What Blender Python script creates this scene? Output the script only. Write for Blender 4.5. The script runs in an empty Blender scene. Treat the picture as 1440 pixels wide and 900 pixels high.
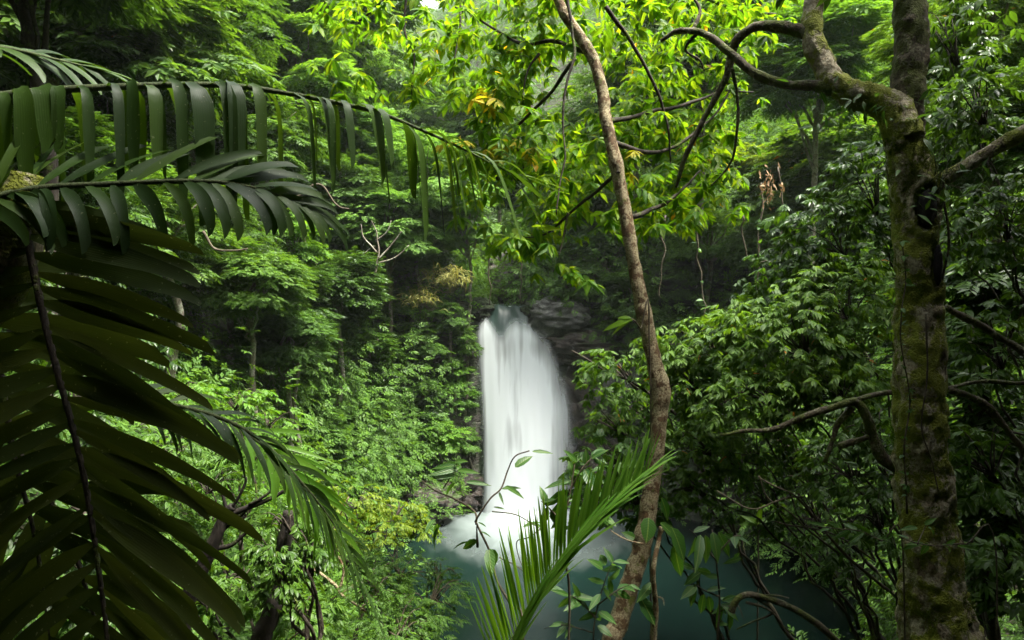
import bpy, math, random
import numpy as np

# ---------------------------------------------------------------- camera, sky, sun, exposure
SC = bpy.context.scene
COL = SC.collection
F = 960.0                     # focal length in photo pixels (24 mm on a 36 mm sensor, 1440 px wide)
CAMZ = 7.5                    # the viewpoint is a bank 7.5 m above the pool
cam_d = bpy.data.cameras.new('camera'); cam = bpy.data.objects.new('camera', cam_d); COL.objects.link(cam)
cam_d.lens = 24; cam_d.sensor_width = 36; cam_d.clip_start = 0.05; cam_d.clip_end = 2000
cam.location = (0, 0, CAMZ); cam.rotation_euler = (math.radians(90), 0, 0)
SC.camera = cam
SUN_EL, SUN_AZ = 66.0, 113.0   # degrees; azimuth 0 = beyond the waterfall (+Y), clockwise
w = bpy.data.worlds.new("World"); SC.world = w; w.use_nodes = True
nt = w.node_tree; nt.nodes.clear()
sky = nt.nodes.new('ShaderNodeTexSky'); sky.sky_type = 'NISHITA'; sky.sun_disc = False
sky.sun_elevation = math.radians(SUN_EL); sky.sun_rotation = math.radians(SUN_AZ)
sky.dust_density = 4.0; sky.air_density = 1.0; sky.ozone_density = 1.0
hs = nt.nodes.new('ShaderNodeHueSaturation'); hs.inputs['Saturation'].default_value = 0.15
bg = nt.nodes.new('ShaderNodeBackground'); bg.inputs['Strength'].default_value = 0.13
wo = nt.nodes.new('ShaderNodeOutputWorld')
nt.links.new(sky.outputs[0], hs.inputs['Color']); nt.links.new(hs.outputs[0], bg.inputs[0]); nt.links.new(bg.outputs[0], wo.inputs[0])
sun_d = bpy.data.lights.new('sun', 'SUN'); sun_d.energy = 3.0; sun_d.angle = math.radians(12); sun_d.color = (1, .95, .84)
sun = bpy.data.objects.new('sun', sun_d); COL.objects.link(sun)
sun.rotation_euler = (math.radians(-(90 - SUN_EL)), 0, math.radians(-SUN_AZ)); sun.location = (0, 20, 60)
SC.view_settings.view_transform = 'Standard'; SC.view_settings.look = 'None'
SC.view_settings.exposure = 2.85; SC.view_settings.gamma = 1; SC.view_settings.use_curve_mapping = False
cy = SC.cycles
cy.max_bounces = 7; cy.diffuse_bounces = 4; cy.glossy_bounces = 2; cy.transmission_bounces = 4
cy.volume_bounces = 0; cy.transparent_max_bounces = 12; cy.use_denoising = True
cy.caustics_reflective = False; cy.caustics_refractive = False; cy.sample_clamp_indirect = 4.0; cy.volume_step_rate = 4.0; cy.volume_max_steps = 64

# ---------------------------------------------------------------- numeric helpers
def P(px, py, Y):
    """the 3-D point that lies Y metres in front of the viewpoint on the sight line through (px, py)"""
    return np.array([(px - 720) / F * Y, Y, CAMZ - (py - 450) / F * Y])

def hash3(i, j, k, seed):
    n = (i * 73856093) ^ (j * 19349663) ^ (k * 83492791) ^ (seed * 2654435761 & 0x7fffffff)
    n = (n ^ (n >> 13)) * 1274126177 & 0x7fffffff
    n = (n ^ (n >> 16)) * 1103515245 & 0x7fffffff
    return (n & 0xffffff) / float(0xffffff)

def vnoise(p, seed=0):
    p = np.asarray(p, float); f = np.floor(p).astype(np.int64); t = p - f; t = t * t * (3 - 2 * t)
    r = 0
    for dx in (0, 1):
        wx = t[..., 0] if dx else 1 - t[..., 0]
        for dy in (0, 1):
            wy = t[..., 1] if dy else 1 - t[..., 1]
            for dz in (0, 1):
                wz = t[..., 2] if dz else 1 - t[..., 2]
                r = r + wx * wy * wz * hash3(f[..., 0] + dx, f[..., 1] + dy, f[..., 2] + dz, seed)
    return r * 2 - 1

def fbm(p, octv=4, seed=0):
    p = np.asarray(p, float); a = 1.0; s = 0; tot = 0
    for o in range(octv):
        s = s + a * vnoise(p, seed + o * 17); tot += a; a *= .5; p = p * 2.03
    return s / tot

def norm(v):
    v = np.asarray(v, float); return v / np.maximum(np.linalg.norm(v, axis=-1, keepdims=True), 1e-9)

def frames(d, up):
    x = norm(d); y = np.cross(up, x)
    bad = np.linalg.norm(y, axis=-1) < 1e-3
    if np.any(bad): y[bad] = np.cross(np.array([.3, 1, .2]), x[bad])
    y = norm(y); z = np.cross(x, y)
    return np.stack([x, y, z], axis=-1)

class Buf:
    def __init__(s): s.v = []; s.t = []; s.m = []; s.a = []; s.n = 0
    def add(s, V, T, mat=0, A=None):
        V = np.asarray(V, float); T = np.asarray(T, np.int64)
        s.v.append(V); s.t.append(T + s.n); s.m.append(np.full(len(T), mat, np.int32)); s.n += len(V)
        s.a.append(np.zeros((len(V), 2)) if A is None else np.asarray(A, float)); return s
    def mesh(s, name, mats, origin=(0, 0, 0), smooth=True):
        V = np.concatenate(s.v) - np.asarray(origin); T = np.concatenate(s.t); M = np.concatenate(s.m); A = np.concatenate(s.a)
        me = bpy.data.meshes.new(name)
        me.vertices.add(len(V)); me.vertices.foreach_set('co', V.astype(np.float32).ravel())
        me.loops.add(len(T) * 3); me.loops.foreach_set('vertex_index', T.astype(np.int32).ravel())
        me.polygons.add(len(T)); me.polygons.foreach_set('loop_start', np.arange(0, len(T) * 3, 3, dtype=np.int32))
        me.polygons.foreach_set('material_index', M)
        me.polygons.foreach_set('use_smooth', np.full(len(T), bool(smooth)))
        at = me.attributes.new('luv', 'FLOAT2', 'POINT'); at.data.foreach_set('vector', A.astype(np.float32).ravel())
        for m in (mats if isinstance(mats, (list, tuple)) else [mats]): me.materials.append(m)
        me.update(calc_edges=True)
        return me
    def build(s, name, mats, parent=None, smooth=True):
        org = np.array(parent_org(parent)) if parent else np.zeros(3)
        return link(name, s.mesh(name, mats, org, smooth), parent)

ORG = {}
def parent_org(o): return ORG.get(o.name, (0, 0, 0))
def link(name, me, parent=None, loc=None):
    o = bpy.data.objects.new(name, me); COL.objects.link(o)
    if parent is not None:
        o.parent = parent; ORG[o.name] = parent_org(parent)
    if loc is not None: o.location = loc
    return o
def thing(name, label, cat, loc=(0, 0, 0), group=None):
    o = bpy.data.objects.new(name, None); COL.objects.link(o); o.empty_display_size = .2
    o.location = tuple(float(c) for c in loc); ORG[o.name] = tuple(float(c) for c in loc)
    o['label'] = label; o['category'] = cat
    if group: o['group'] = group
    return o
def tag(o, label=None, cat=None, group=None, kind=None):
    if label: o['label'] = label
    if cat: o['category'] = cat
    if group: o['group'] = group
    if kind: o['kind'] = kind
    return o

def resample(pts, rad, per):
    pts = np.asarray(pts, float); rad = np.asarray(rad, float)
    n = len(pts); ext = np.vstack([2 * pts[0] - pts[1], pts, 2 * pts[-1] - pts[-2]])
    er = np.concatenate([[rad[0]], rad, [rad[-1]]])
    op = []; orr = []
    for i in range(n - 1):
        p0, p1, p2, p3 = ext[i:i + 4]; r1, r2 = er[i + 1], er[i + 2]
        for k in range(per):
            t = k / per
            op.append(.5 * (2 * p1 + (p2 - p0) * t + (2 * p0 - 5 * p1 + 4 * p2 - p3) * t * t + (3 * p1 - p0 - 3 * p2 + p3) * t ** 3))
            orr.append(r1 + (r2 - r1) * (t * t * (3 - 2 * t)))
    op.append(pts[-1]); orr.append(rad[-1])
    return np.array(op), np.array(orr)

def tube(buf, pts, rad, sides=8, per=4, rough=0.0, freq=8.0, seed=0, mat=0, rings=0.0, wob=0.0, extra=None):
    p, r = resample(pts, rad if hasattr(rad, '__len__') else [rad] * len(pts), per)
    n = len(p)
    if wob:
        q = p * 3.1
        p = p + wob * np.stack([fbm(q, 2, seed + 3), fbm(q, 2, seed + 5), fbm(q, 2, seed + 9)], -1)
    tan = norm(np.gradient(p, axis=0))
    u = np.cross(tan[0], [0.13, 1, .2]); u = u / np.linalg.norm(u)
    us = []
    for i in range(n):
        u = u - tan[i] * np.dot(u, tan[i]); u = u / np.linalg.norm(u); us.append(u)
    us = np.array(us); vs = np.cross(tan, us)
    ang = np.linspace(0, 2 * np.pi, sides, endpoint=False)
    dirs = us[:, None, :] * np.cos(ang)[None, :, None] + vs[:, None, :] * np.sin(ang)[None, :, None]
    base = p[:, None, :] + dirs * r[:, None, None]
    rr = np.repeat(r[:, None], sides, 1)
    if rough:
        rr = rr * (1 + rough * fbm(base * freq, 4, seed) * 1.6 + .5 * rough * vnoise(base * freq * np.array([5, 5, 3.0]), seed + 31))
    if rings:
        L = np.concatenate([[0], np.cumsum(np.linalg.norm(np.diff(p, axis=0), axis=1))])
        g = vnoise(np.stack([L * 22, L * 0 + 3, L * 0], -1), seed + 77)
        rr = rr * (1 + rings * g[:, None] * (.6 + .4 * vnoise(base * 4, seed + 5)))
    V = p[:, None, :] + dirs * rr[..., None]
    if extra is not None: V = extra(V, dirs)
    V = np.concatenate([V.reshape(-1, 3), p[:1], p[-1:]])
    T = []
    for i in range(n - 1):
        a = i * sides; b = a + sides; k = np.arange(sides); k2 = (k + 1) % sides
        T.append(np.stack([a + k, a + k2, b + k2], 1)); T.append(np.stack([a + k, b + k2, b + k], 1))
    k = np.arange(sides); k2 = (k + 1) % sides
    T.append(np.stack([k2, k, np.full(sides, n * sides)], 1))
    T.append(np.stack([(n - 1) * sides + k, (n - 1) * sides + k2, np.full(sides, n * sides + 1)], 1))
    buf.add(V, np.concatenate(T), mat)
    return p

# ---------------------------------------------------------------- leaves and sprays
def leaf_lo(L=1.0, W=.4, fold=.06, droop=.08, wide=.45):
    V = np.array([[0, 0, 0], [wide * L, W * L / 2, fold * L], [L, 0, -droop * L], [wide * L, -W * L / 2, fold * L]])
    return V, np.array([[0, 2, 1], [0, 3, 2]]), np.array([[0, 0], [1, .45], [0, 1], [-1, .45]])
def leaf_mid(L=1.0, W=.4, fold=.05, droop=.2, shape=((.18, .62), (.45, 1.0), (.75, .62))):
    V = [[0, 0, 0]]; A = [[0, 0]]
    for x, wv in shape:
        z = -droop * x * x
        V += [[x, 0, z], [x - .02, wv * W / 2, z + fold * wv], [x - .02, -wv * W / 2, z + fold * wv]]
        A += [[0, x], [wv, x], [-wv, x]]
    V.append([1, 0, -droop]); A.append([0, 1])
    n = len(shape); T = [[0, 1, 2], [0, 3, 1]]
    for i in range(n - 1):
        m, l, r = 1 + 3 * i, 2 + 3 * i, 3 + 3 * i; m2, l2, r2 = m + 3, l + 3, r + 3
        T += [[m, m2, l2], [m, l2, l], [m, r2, m2], [m, r, r2]]
    m, l, r = 1 + 3 * (n - 1), 2 + 3 * (n - 1), 3 + 3 * (n - 1); e = 1 + 3 * n
    T += [[m, e, l], [m, r, e]]
    return np.array(V) * L, np.array(T), np.array(A)

def place(tpl, Mx, O, S):
    V, T, A = tpl; k = len(O)
    W = np.einsum('kij,nj->kni', Mx, V) * np.asarray(S).reshape(-1, 1, 1) + np.asarray(O)[:, None, :]
    TT = (T[None] + (np.arange(k) * len(V))[:, None, None]).reshape(-1, 3)
    return W.reshape(-1, 3), TT, np.tile(A, (k, 1))

def join(parts):
    v, t, a, n = [], [], [], 0
    for V, T, A in parts:
        v.append(V); t.append(T + n); a.append(A); n += len(V)
    return np.concatenate(v), np.concatenate(t), np.concatenate(a)

def spray(rng, nl=9, L=.3, W=.4, leaf=leaf_lo, ang=55, droop=.25, jit=.25, pal=False):
    """a flat fan: leaves set left and right of a unit twig along +X (pal: all from its end, like a hand)"""
    d, up, o, s = [], [], [], []
    for i in range(nl):
        t = .12 + .88 * i / (nl - 1)
        sgn = 1 if i % 2 else -1
        if pal:
            a = math.radians(-105 + 210 * i / (nl - 1)) + rng.normal(0, .12); t = .8 + .2 * rng.random()
        else:
            a = sgn * math.radians(ang * (1.0 - .65 * max(0, t - .45) / .55)) + rng.normal(0, .15)
            if i == nl - 1: a = rng.normal(0, .1)
        d.append([math.cos(a), math.sin(a), -droop * rng.uniform(.2, 1.4)])
        up.append([rng.normal(0, jit), rng.normal(0, jit), 1])
        o.append([t, 0, -.18 * t * t * droop * 3]); s.append(L * rng.uniform(.75, 1.15) * (1 if pal else (.75 + .5 * math.sin(math.pi * min(1, t + .1)))))
    return place(leaf if isinstance(leaf, tuple) else leaf(1.0, W), frames(np.array(d), np.array(up)), np.array(o), np.array(s))

def scatter(buf, tpls, D, U, S, O, rng, mat=0):
    idx = rng.integers(0, len(tpls), len(O)); M = frames(D, U)
    for i, t in enumerate(tpls):
        k = idx == i
        if k.any(): V, T, A = place(t, M[k], O[k], S[k]); buf.add(V, T, mat, A)

# ---------------------------------------------------------------- materials
class G:
    """a small node-graph helper"""
    def __init__(s, name):
        s.m = bpy.data.materials.new(name); s.m.use_nodes = True; s.nt = s.m.node_tree; s.nt.nodes.clear()
        s.out = s.nt.nodes.new('ShaderNodeOutputMaterial')
    def n(s, t, **kw):
        nd = s.nt.nodes.new('ShaderNode' + t)
        for k, v in kw.items():
            if k in nd.inputs.keys() or k in ('Fac',): s.set(nd.inputs[k], v)
            else: setattr(nd, k, v)
        return nd
    def set(s, i, v):
        if isinstance(v, bpy.types.NodeSocket): s.nt.links.new(v, i)
        else: i.default_value = v
    def noise(s, scale, detail=4, vec=None, rough=.55, dist=0.0):
        nd = s.n('TexNoise'); nd.inputs['Scale'].default_value = scale; nd.inputs['Detail'].default_value = detail
        nd.inputs['Roughness'].default_value = rough; nd.inputs['Distortion'].default_value = dist
        if vec is not None: s.nt.links.new(vec, nd.inputs['Vector'])
        return nd.outputs['Fac']
    def ramp(s, fac, stops, interp='LINEAR'):
        nd = s.n('ValToRGB'); cr = nd.color_ramp; cr.interpolation = interp
        while len(cr.elements) < len(stops): cr.elements.new(.5)
        for e, (p, c) in zip(cr.elements, stops):
            e.position = p; e.color = (c, c, c, 1) if not hasattr(c, '__len__') else (*c, 1)
        s.nt.links.new(fac, nd.inputs['Fac']); return nd.outputs['Color']
    def mix(s, f, a, b, bt='MIX'):
        nd = s.n('Mix', data_type='RGBA', blend_type=bt)
        s.set(nd.inputs[0], f)
        for i, v in ((6, a), (7, b)):
            s.set(nd.inputs[i], v if isinstance(v, bpy.types.NodeSocket) else (*v, 1))
        return nd.outputs[2]
    def math(s, op, a, b=0.0, c=None):
        nd = s.n('Math', operation=op); s.set(nd.inputs[0], a); s.set(nd.inputs[1], b)
        if c is not None: s.set(nd.inputs[2], c)
        return nd.outputs[0]
    def obj(s): return s.n('TexCoord').outputs['Object']
    def map(s, vec, scale): nd = s.n('Mapping'); s.nt.links.new(vec, nd.inputs['Vector']); nd.inputs['Scale'].default_value = scale; return nd.outputs[0]
    def bump(s, h, strength=.4, dist=.02):
        nd = s.n('Bump'); s.nt.links.new(h, nd.inputs['Height']); nd.inputs['Strength'].default_value = strength; nd.inputs['Distance'].default_value = dist
        return nd.outputs[0]
    def surf(s, sh): s.nt.links.new(sh, s.out.inputs['Surface']); return s.m

def leaf_mat(name, cols, trans=.45, tcol=(1.6, 1.5, .5), rough=.5, spec=.2, rare=None, veins=0.0, objvar=.35, stripe=0.0):
    """cols: darkest to lightest natural leaf colours; tcol multiplies the colour of light passing through a leaf"""
    g = G(name)
    rpi = g.n('NewGeometry').outputs['Random Per Island']; ob = g.n('ObjectInfo').outputs['Random']
    f = g.math('ADD', g.math('MULTIPLY', rpi, 1 - objvar), g.math('MULTIPLY', ob, objvar))
    n = len(cols); col = g.ramp(f, [(i / (n - 1), c) for i, c in enumerate(cols)])
    if rare:
        col = g.mix(g.math('GREATER_THAN', rpi, 1 - rare[0]), col, rare[1])
    at = g.n('Attribute', attribute_name='luv'); sep = g.n('SeparateXYZ'); g.nt.links.new(at.outputs['Vector'], sep.inputs[0])
    ax = g.math('ABSOLUTE', sep.outputs[0]); nrm = None
    if veins:
        mid = g.math('LESS_THAN', ax, .07)
        col = g.mix(g.math('MULTIPLY', mid, veins), col, (.20, .26, .08))
        wv = g.math('SINE', g.math('ADD', g.math('MULTIPLY', sep.outputs[1], 60.0), g.math('MULTIPLY', ax, -14.0)))
        nrm = g.bump(wv, .25, .004)
        col = g.mix(g.math('MULTIPLY', g.noise(30, 3, g.obj()), .35), col, g.mix(1.0, col, (.55, .6, .45), 'MULTIPLY'))
    if stripe:
        wv = g.math('SINE', g.math('MULTIPLY', sep.outputs[0], 30.0)); nrm = g.bump(wv, stripe * .35, .0015)
        mp = g.n('CombineXYZ'); g.nt.links.new(g.math('MULTIPLY', sep.outputs[0], 14.0), mp.inputs[0]); g.nt.links.new(g.math('MULTIPLY', sep.outputs[1], 1.4), mp.inputs[1])
        g.nt.links.new(g.math('MULTIPLY', rpi, 40.0), mp.inputs[2])
        st = g.noise(1.0, 3, mp.outputs[0])
        col = g.mix(g.math('MULTIPLY', st, .7), col, g.mix(1.0, col, (.45, .5, .4), 'MULTIPLY'))
        spot = g.ramp(g.noise(70, 2, g.obj()), [(.68, 0.0), (.74, 1.0)])
        col = g.mix(g.math('MULTIPLY', spot, .5), col, (.20, .22, .15))
    b = g.n('BsdfPrincipled'); g.set(b.inputs['Base Color'], col); b.inputs['Roughness'].default_value = rough
    b.inputs['Specular IOR Level'].default_value = spec
    t = g.n('BsdfTranslucent'); g.set(t.inputs['Color'], g.mix(1.0, col, tcol, 'MULTIPLY'))
    if nrm is not None: g.nt.links.new(nrm, b.inputs['Normal'])
    mx = g.n('MixShader'); mx.inputs[0].default_value = trans
    g.nt.links.new(b.outputs[0], mx.inputs[1]); g.nt.links.new(t.outputs[0], mx.inputs[2])
    return g.surf(mx.outputs[0])

def bark_mat(name, c1, c2, lichen=(.3, .32, .24), lich=.0, moss=0.0, mosscol=(.07, .10, .012), scale=9.0, bump=.6, zs=.5):
    g = G(name); o = g.obj()
    st = g.map(o, (1, 1, zs))
    a = g.noise(scale, 6, st, .65, .6); col = g.mix(g.ramp(a, [(.3, 0.0), (.7, 1.0)]), c1, c2)
    fine = g.noise(scale * 7, 4, st, .7)
    col = g.mix(g.ramp(fine, [(.35, .75), (.6, 0.0)]), col, tuple(x * .3 for x in c1))
    if lich:
        l = g.ramp(g.noise(scale * .8, 5, o, .6), [(.63 - lich * .25, 0.0), (.67 - lich * .25, 1.0)])
        l2 = g.ramp(g.noise(scale * 5, 3, o), [(.4, .2), (.6, 1.0)])
        col = g.mix(g.math('MULTIPLY', g.math('MULTIPLY', l, l2), .75), col, lichen)
    h = g.math('ADD', a, g.math('MULTIPLY', fine, .5))
    if moss:
        m = g.ramp(g.noise(scale * .45, 6, o, .7), [(.62 - moss * .25, 0.0), (.69 - moss * .25, 1.0)])
        mc = g.mix(g.noise(60, 3, o), tuple(x * .45 for x in mosscol), tuple(x * 1.5 for x in mosscol))
        col = g.mix(m, col, mc); h = g.math('ADD', h, g.math('MULTIPLY', m, g.noise(90, 3, o)))
    b = g.n('BsdfPrincipled'); g.set(b.inputs['Base Color'], col); b.inputs['Roughness'].default_value = .8; b.inputs['Specular IOR Level'].default_value = .25
    g.nt.links.new(g.bump(h, bump, .02), b.inputs['Normal'])
    return g.surf(b.outputs[0])

def rock_mat(name, c1, c2, moss=.5, mosscol=(.035, .06, .012), rough=.55, wet=.5, pale=None):
    g = G(name); o = g.obj()
    a = g.noise(1.6, 8, o, .65, .8); col = g.mix(g.ramp(a, [(.35, 0.0), (.68, 1.0)]), c1, c2)
    crack = g.ramp(g.noise(3.5, 6, g.map(o, (1, 1, 2.6)), .7, 1.2), [(.44, 1.0), (.5, 0.0), (.56, 1.0)])
    col = g.mix(g.math('MULTIPLY', g.math('SUBTRACT', 1.0, crack), .7), col, tuple(x * .25 for x in c1))
    if pale:
        col = g.mix(g.ramp(g.noise(5, 5, o, .6), [(.55, 0.0), (.68, .8)]), col, pale)
    nz = g.n('SeparateXYZ'); g.nt.links.new(g.n('NewGeometry').outputs['Normal'], nz.inputs[0])
    mf = g.math('ADD', g.math('MULTIPLY', nz.outputs[2], .35), g.noise(1.1, 6, o, .7))
    mm = g.ramp(mf, [(.95 - moss * .6, 0.0), (1.05 - moss * .6, 1.0)])
    col = g.mix(mm, col, g.mix(g.noise(40, 3, o), tuple(x * .5 for x in mosscol), tuple(x * 1.6 for x in mosscol)))
    b = g.n('BsdfPrincipled'); g.set(b.inputs['Base Color'], col)
    g.set(b.inputs['Roughness'], g.ramp(g.noise(2.2, 4, o), [(.3, rough - wet * .4), (.7, rough + .2)])); b.inputs['Specular IOR Level'].default_value = .5
    h = g.math('ADD', g.math('ADD', a, g.math('MULTIPLY', crack, .35)), g.math('MULTIPLY', g.noise(22, 5, o), .35))
    g.nt.links.new(g.bump(h, .8, .12), b.inputs['Normal'])
    return g.surf(b.outputs[0])

MAT = {}
GREEN = [(.014, .042, .007), (.028, .078, .010), (.050, .115, .014), (.085, .160, .020)]
MAT['leaf_hill'] = leaf_mat('hill_foliage', [(.022, .055, .009), (.040, .095, .012), (.064, .135, .017), (.092, .170, .022)], .42)
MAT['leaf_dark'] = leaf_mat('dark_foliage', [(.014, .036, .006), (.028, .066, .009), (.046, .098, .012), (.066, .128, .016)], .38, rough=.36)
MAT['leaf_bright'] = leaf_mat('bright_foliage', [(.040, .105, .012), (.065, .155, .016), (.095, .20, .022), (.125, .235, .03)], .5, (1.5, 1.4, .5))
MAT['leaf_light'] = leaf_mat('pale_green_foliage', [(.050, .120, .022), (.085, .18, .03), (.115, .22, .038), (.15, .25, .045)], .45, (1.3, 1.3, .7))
MAT['leaf_yellow'] = leaf_mat('yellow_green_foliage', [(.058, .115, .010), (.090, .155, .012), (.125, .185, .015), (.16, .21, .02)], .5, (1.5, 1.35, .5))
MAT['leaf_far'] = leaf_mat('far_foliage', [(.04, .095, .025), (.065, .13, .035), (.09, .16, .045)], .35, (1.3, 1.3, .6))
MAT['leaf_glossy'] = leaf_mat('glossy_leaf', [(.024, .066, .008), (.046, .108, .011), (.075, .150, .015), (.115, .195, .02)], .45, rough=.48, spec=.2, veins=.4, rare=(.003, (.35, .12, .01)))
MAT['leaf_sun'] = leaf_mat('sunlit_yellow_green_leaf', [(.038, .115, .007), (.070, .168, .009), (.110, .207, .011), (.155, .238, .013)], .58, (2.0, 1.8, .5), rough=.4, veins=.3, rare=(.004, (.5, .28, .02)), objvar=0)
MAT['leaf_yellowing'] = leaf_mat('yellowing_leaf', [(.16, .20, .012), (.26, .25, .013), (.34, .30, .016), (.38, .29, .018)], .5, (1.3, 1.2, .4), veins=.3, objvar=0)
MAT['leaf_sapling'] = leaf_mat('sapling_leaf', [(.022, .075, .012), (.04, .11, .016), (.07, .155, .024)], .45, rough=.4, spec=.35, veins=.6)
MAT['palm'] = leaf_mat('palm_leaflet', [(.018, .042, .009), (.028, .062, .011), (.042, .085, .013), (.055, .10, .015)], .38, (1.7, 1.6, .4), rough=.5, spec=.22, stripe=.25, objvar=0)
MAT['palm_old'] = leaf_mat('old_palm_leaflet', [(.028, .044, .012), (.044, .062, .016), (.062, .080, .021)], .36, (1.9, 1.7, .6), rough=.6, spec=.12, stripe=.35, objvar=0)
MAT['palm_young'] = leaf_mat('young_palm_leaflet', [(.07, .18, .018), (.10, .22, .024), (.13, .26, .034)], .5, (1.7, 1.6, .5), rough=.38, spec=.35, stripe=.2, objvar=0)
MAT['dry'] = leaf_mat('dry_brown_leaf', [(.16, .10, .045), (.24, .16, .08), (.30, .22, .12)], .3, (1.1, 1, .8), rough=.7, spec=.2)
MAT['straw'] = leaf_mat('dry_grass_blade', [(.15, .17, .04), (.22, .22, .06), (.30, .27, .10)], .4, (1.2, 1.1, .6), rough=.6, spec=.2)
MAT['grass'] = leaf_mat('green_grass_blade', [(.05, .12, .015), (.08, .17, .02), (.12, .2, .03)], .4, (1.4, 1.3, .5), rough=.5, spec=.3)
MAT['moss_tuft'] = leaf_mat('moss', [(.04, .065, .008), (.07, .10, .012), (.11, .14, .016)], .35, (1.3, 1.3, .5), rough=.8, spec=.1)
MAT['bark_far'] = bark_mat('pale_bark', (.10, .085, .06), (.24, .21, .16), lich=.5, scale=5)
MAT['bark_black'] = bark_mat('blackened_bark', (.008, .006, .005), (.026, .020, .014), moss=.3, mosscol=(.03, .04, .008), scale=12)
MAT['bark_branch'] = bark_mat('mossy_branch_bark', (.035, .028, .016), (.11, .088, .05), lichen=(.22, .22, .14), lich=.35, moss=.55, mosscol=(.06, .075, .010), scale=12, bump=.9)
MAT['bark_dark'] = bark_mat('dark_bark', (.020, .015, .011), (.055, .043, .03), moss=.25, scale=12)
MAT['bark_slender'] = bark_mat('mottled_brown_bark', (.055, .032, .014), (.16, .095, .042), lichen=(.36, .32, .19), lich=.72, moss=.12, mosscol=(.10, .11, .02), scale=16, bump=.7, zs=.7)
MAT['bark_moss'] = bark_mat('mossy_bark', (.10, .075, .042), (.34, .28, .18), lichen=(.40, .37, .27), lich=.8, moss=.70, mosscol=(.15, .17, .015), scale=11, bump=1.0, zs=.6)
MAT['twig'] = bark_mat('twig_bark', (.05, .04, .025), (.11, .09, .055), scale=20)
MAT['twig_green'] = bark_mat('green_stem', (.04, .06, .02), (.08, .10, .035), scale=20)
MAT['hole_shade'] = bark_mat('painted_hole_shade', (.004, .003, .003), (.012, .010, .008), scale=20)  # near-black colour that stands for the shade inside the knot hole
MAT['rock_wet'] = rock_mat('wet_dark_rock', (.030, .022, .018), (.085, .065, .052), .35, rough=.42, wet=.6)
MAT['rock_shade_dark'] = rock_mat('shade_dark_mossy_rock', (.010, .009, .007), (.030, .026, .02), .75, mosscol=(.02, .035, .008), rough=.7, wet=.1)  # mossy rock, its near-black base painting in the shade of a recess
MAT['rock_grey'] = rock_mat('grey_rock', (.07, .07, .065), (.19, .19, .175), .30, rough=.6, wet=.3)
MAT['rock_pale'] = rock_mat('pale_mossy_rock', (.12, .11, .07), (.33, .31, .22), .45, mosscol=(.09, .11, .02), rough=.8, wet=0)

# ---------------------------------------------------------------- terrain
def height(x, y):
    x = np.asarray(x, float); y = np.asarray(y, float)
    ex, ey = (x - 2) / 7.5, (y - 19.5) / 8.0
    e = np.sqrt(ex * ex + ey * ey) + 1e-6
    cx, sy = ex / e, ey / e
    r = (e - 1) * 7.5
    wn = np.clip(-sy, 0, 1) ** 1.5; wb = np.clip(sy, 0, 1) ** 2; wl = np.clip(-cx, 0, 1) ** 2.6; wr = np.clip(cx, 0, 1) ** 2.2
    s = wn + wb + wl + wr; wn, wb, wl, wr = wn / s, wb / s, wl / s, wr / s
    A = 7.6 * wl + 9.0 * wr + 8.5 * wb; W = 1.2 * wn + 2.2 * wl + 2.2 * wr + .7 * wb
    sl = .57 * wn + .80 * wl + .75 * wr + .8 * wb
    rp = np.maximum(r, 0)
    z = A * (1 - np.exp(-rp / W)) + sl * rp
    z = np.where(r < 0, -1.6 * (1 - np.exp(r / .9)), z)
    yy = np.maximum(0, y - 28.3); xc = -.25 - .15 * yy
    dx = np.maximum(0, np.abs(x - xc) - 1.05 - .03 * yy)
    v = 7.75 + .09 * yy + np.minimum(dx, 2.2) * 1.9 + np.maximum(0, dx - 2.2) * .85 + .50 * np.maximum(0, y - 52) + np.maximum(0, 27.2 - y) * 6
    z = np.where(y > 20, np.minimum(z, v), z)
    z = z + .85 * np.maximum(0, -1.5 - y)
    p = np.stack([x, y, z * .7], -1)
    n = .55 * fbm(p * .35, 4, 5) + .16 * fbm(p * 1.4, 3, 9)
    amp = np.clip(np.abs(r) / 1.5, .15, 1) * np.clip(np.hypot(x, y) / 5, .1, 1)
    chan = (y > 25) & (np.abs(x - xc) < 1.2)
    big = np.clip((np.hypot(x, y - 15) - 25) / 40, 0, 1) * 4 * fbm(np.stack([x, y, x * 0], -1) * .05, 3, 41)
    return z + n * np.where(chan, .15, amp) + big
def hz(x, y): return float(height(np.array([x]), np.array([y]))[0])
def hit(px, py, y0=6.0, y1=150.0):
    """distance at which the sight line through (px, py) meets the terrain"""
    Y = np.linspace(y0, y1, 900); x = (px - 720) / F * Y; z = CAMZ - (py - 450) / F * Y
    b = np.nonzero(height(x, Y) > z)[0]
    return float(Y[b[0]]) if len(b) else y1

def axis(pts):   # piecewise spacing
    out = []
    for (a, b, st) in pts: out.append(np.arange(a, b, st))
    return np.concatenate(out + [[pts[-1][1]]])
gx = axis([(-140, -40, 6), (-40, -14, 1.0), (-14, -4, .4), (-4, 8, .25), (8, 16, .4), (16, 40, 1.0), (40, 140, 6)])
gy = axis([(-40, -8, 3), (-8, 4, .6), (4, 24, .4), (24, 31, .14), (31, 60, .8), (60, 200, 4)])
GX, GY = np.meshgrid(gx, gy); GZ = height(GX, GY)
b = Buf(); nx, ny = len(gx), len(gy)
i = (np.arange(ny - 1)[:, None] * nx + np.arange(nx - 1)[None]).ravel()
b.add(np.stack([GX, GY, GZ], -1).reshape(-1, 3), np.concatenate([np.stack([i, i + 1, i + nx + 1], 1), np.stack([i, i + nx + 1, i + nx], 1)]))
g = G('forest_floor_soil'); o = g.obj()
c = g.mix(g.noise(1.2, 7, o, .7), (.018, .014, .008), (.06, .045, .022))
c = g.mix(g.ramp(g.noise(2.5, 6, o, .7), [(.45, 0.0), (.6, 1.0)]), c, (.03, .055, .012))
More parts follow.
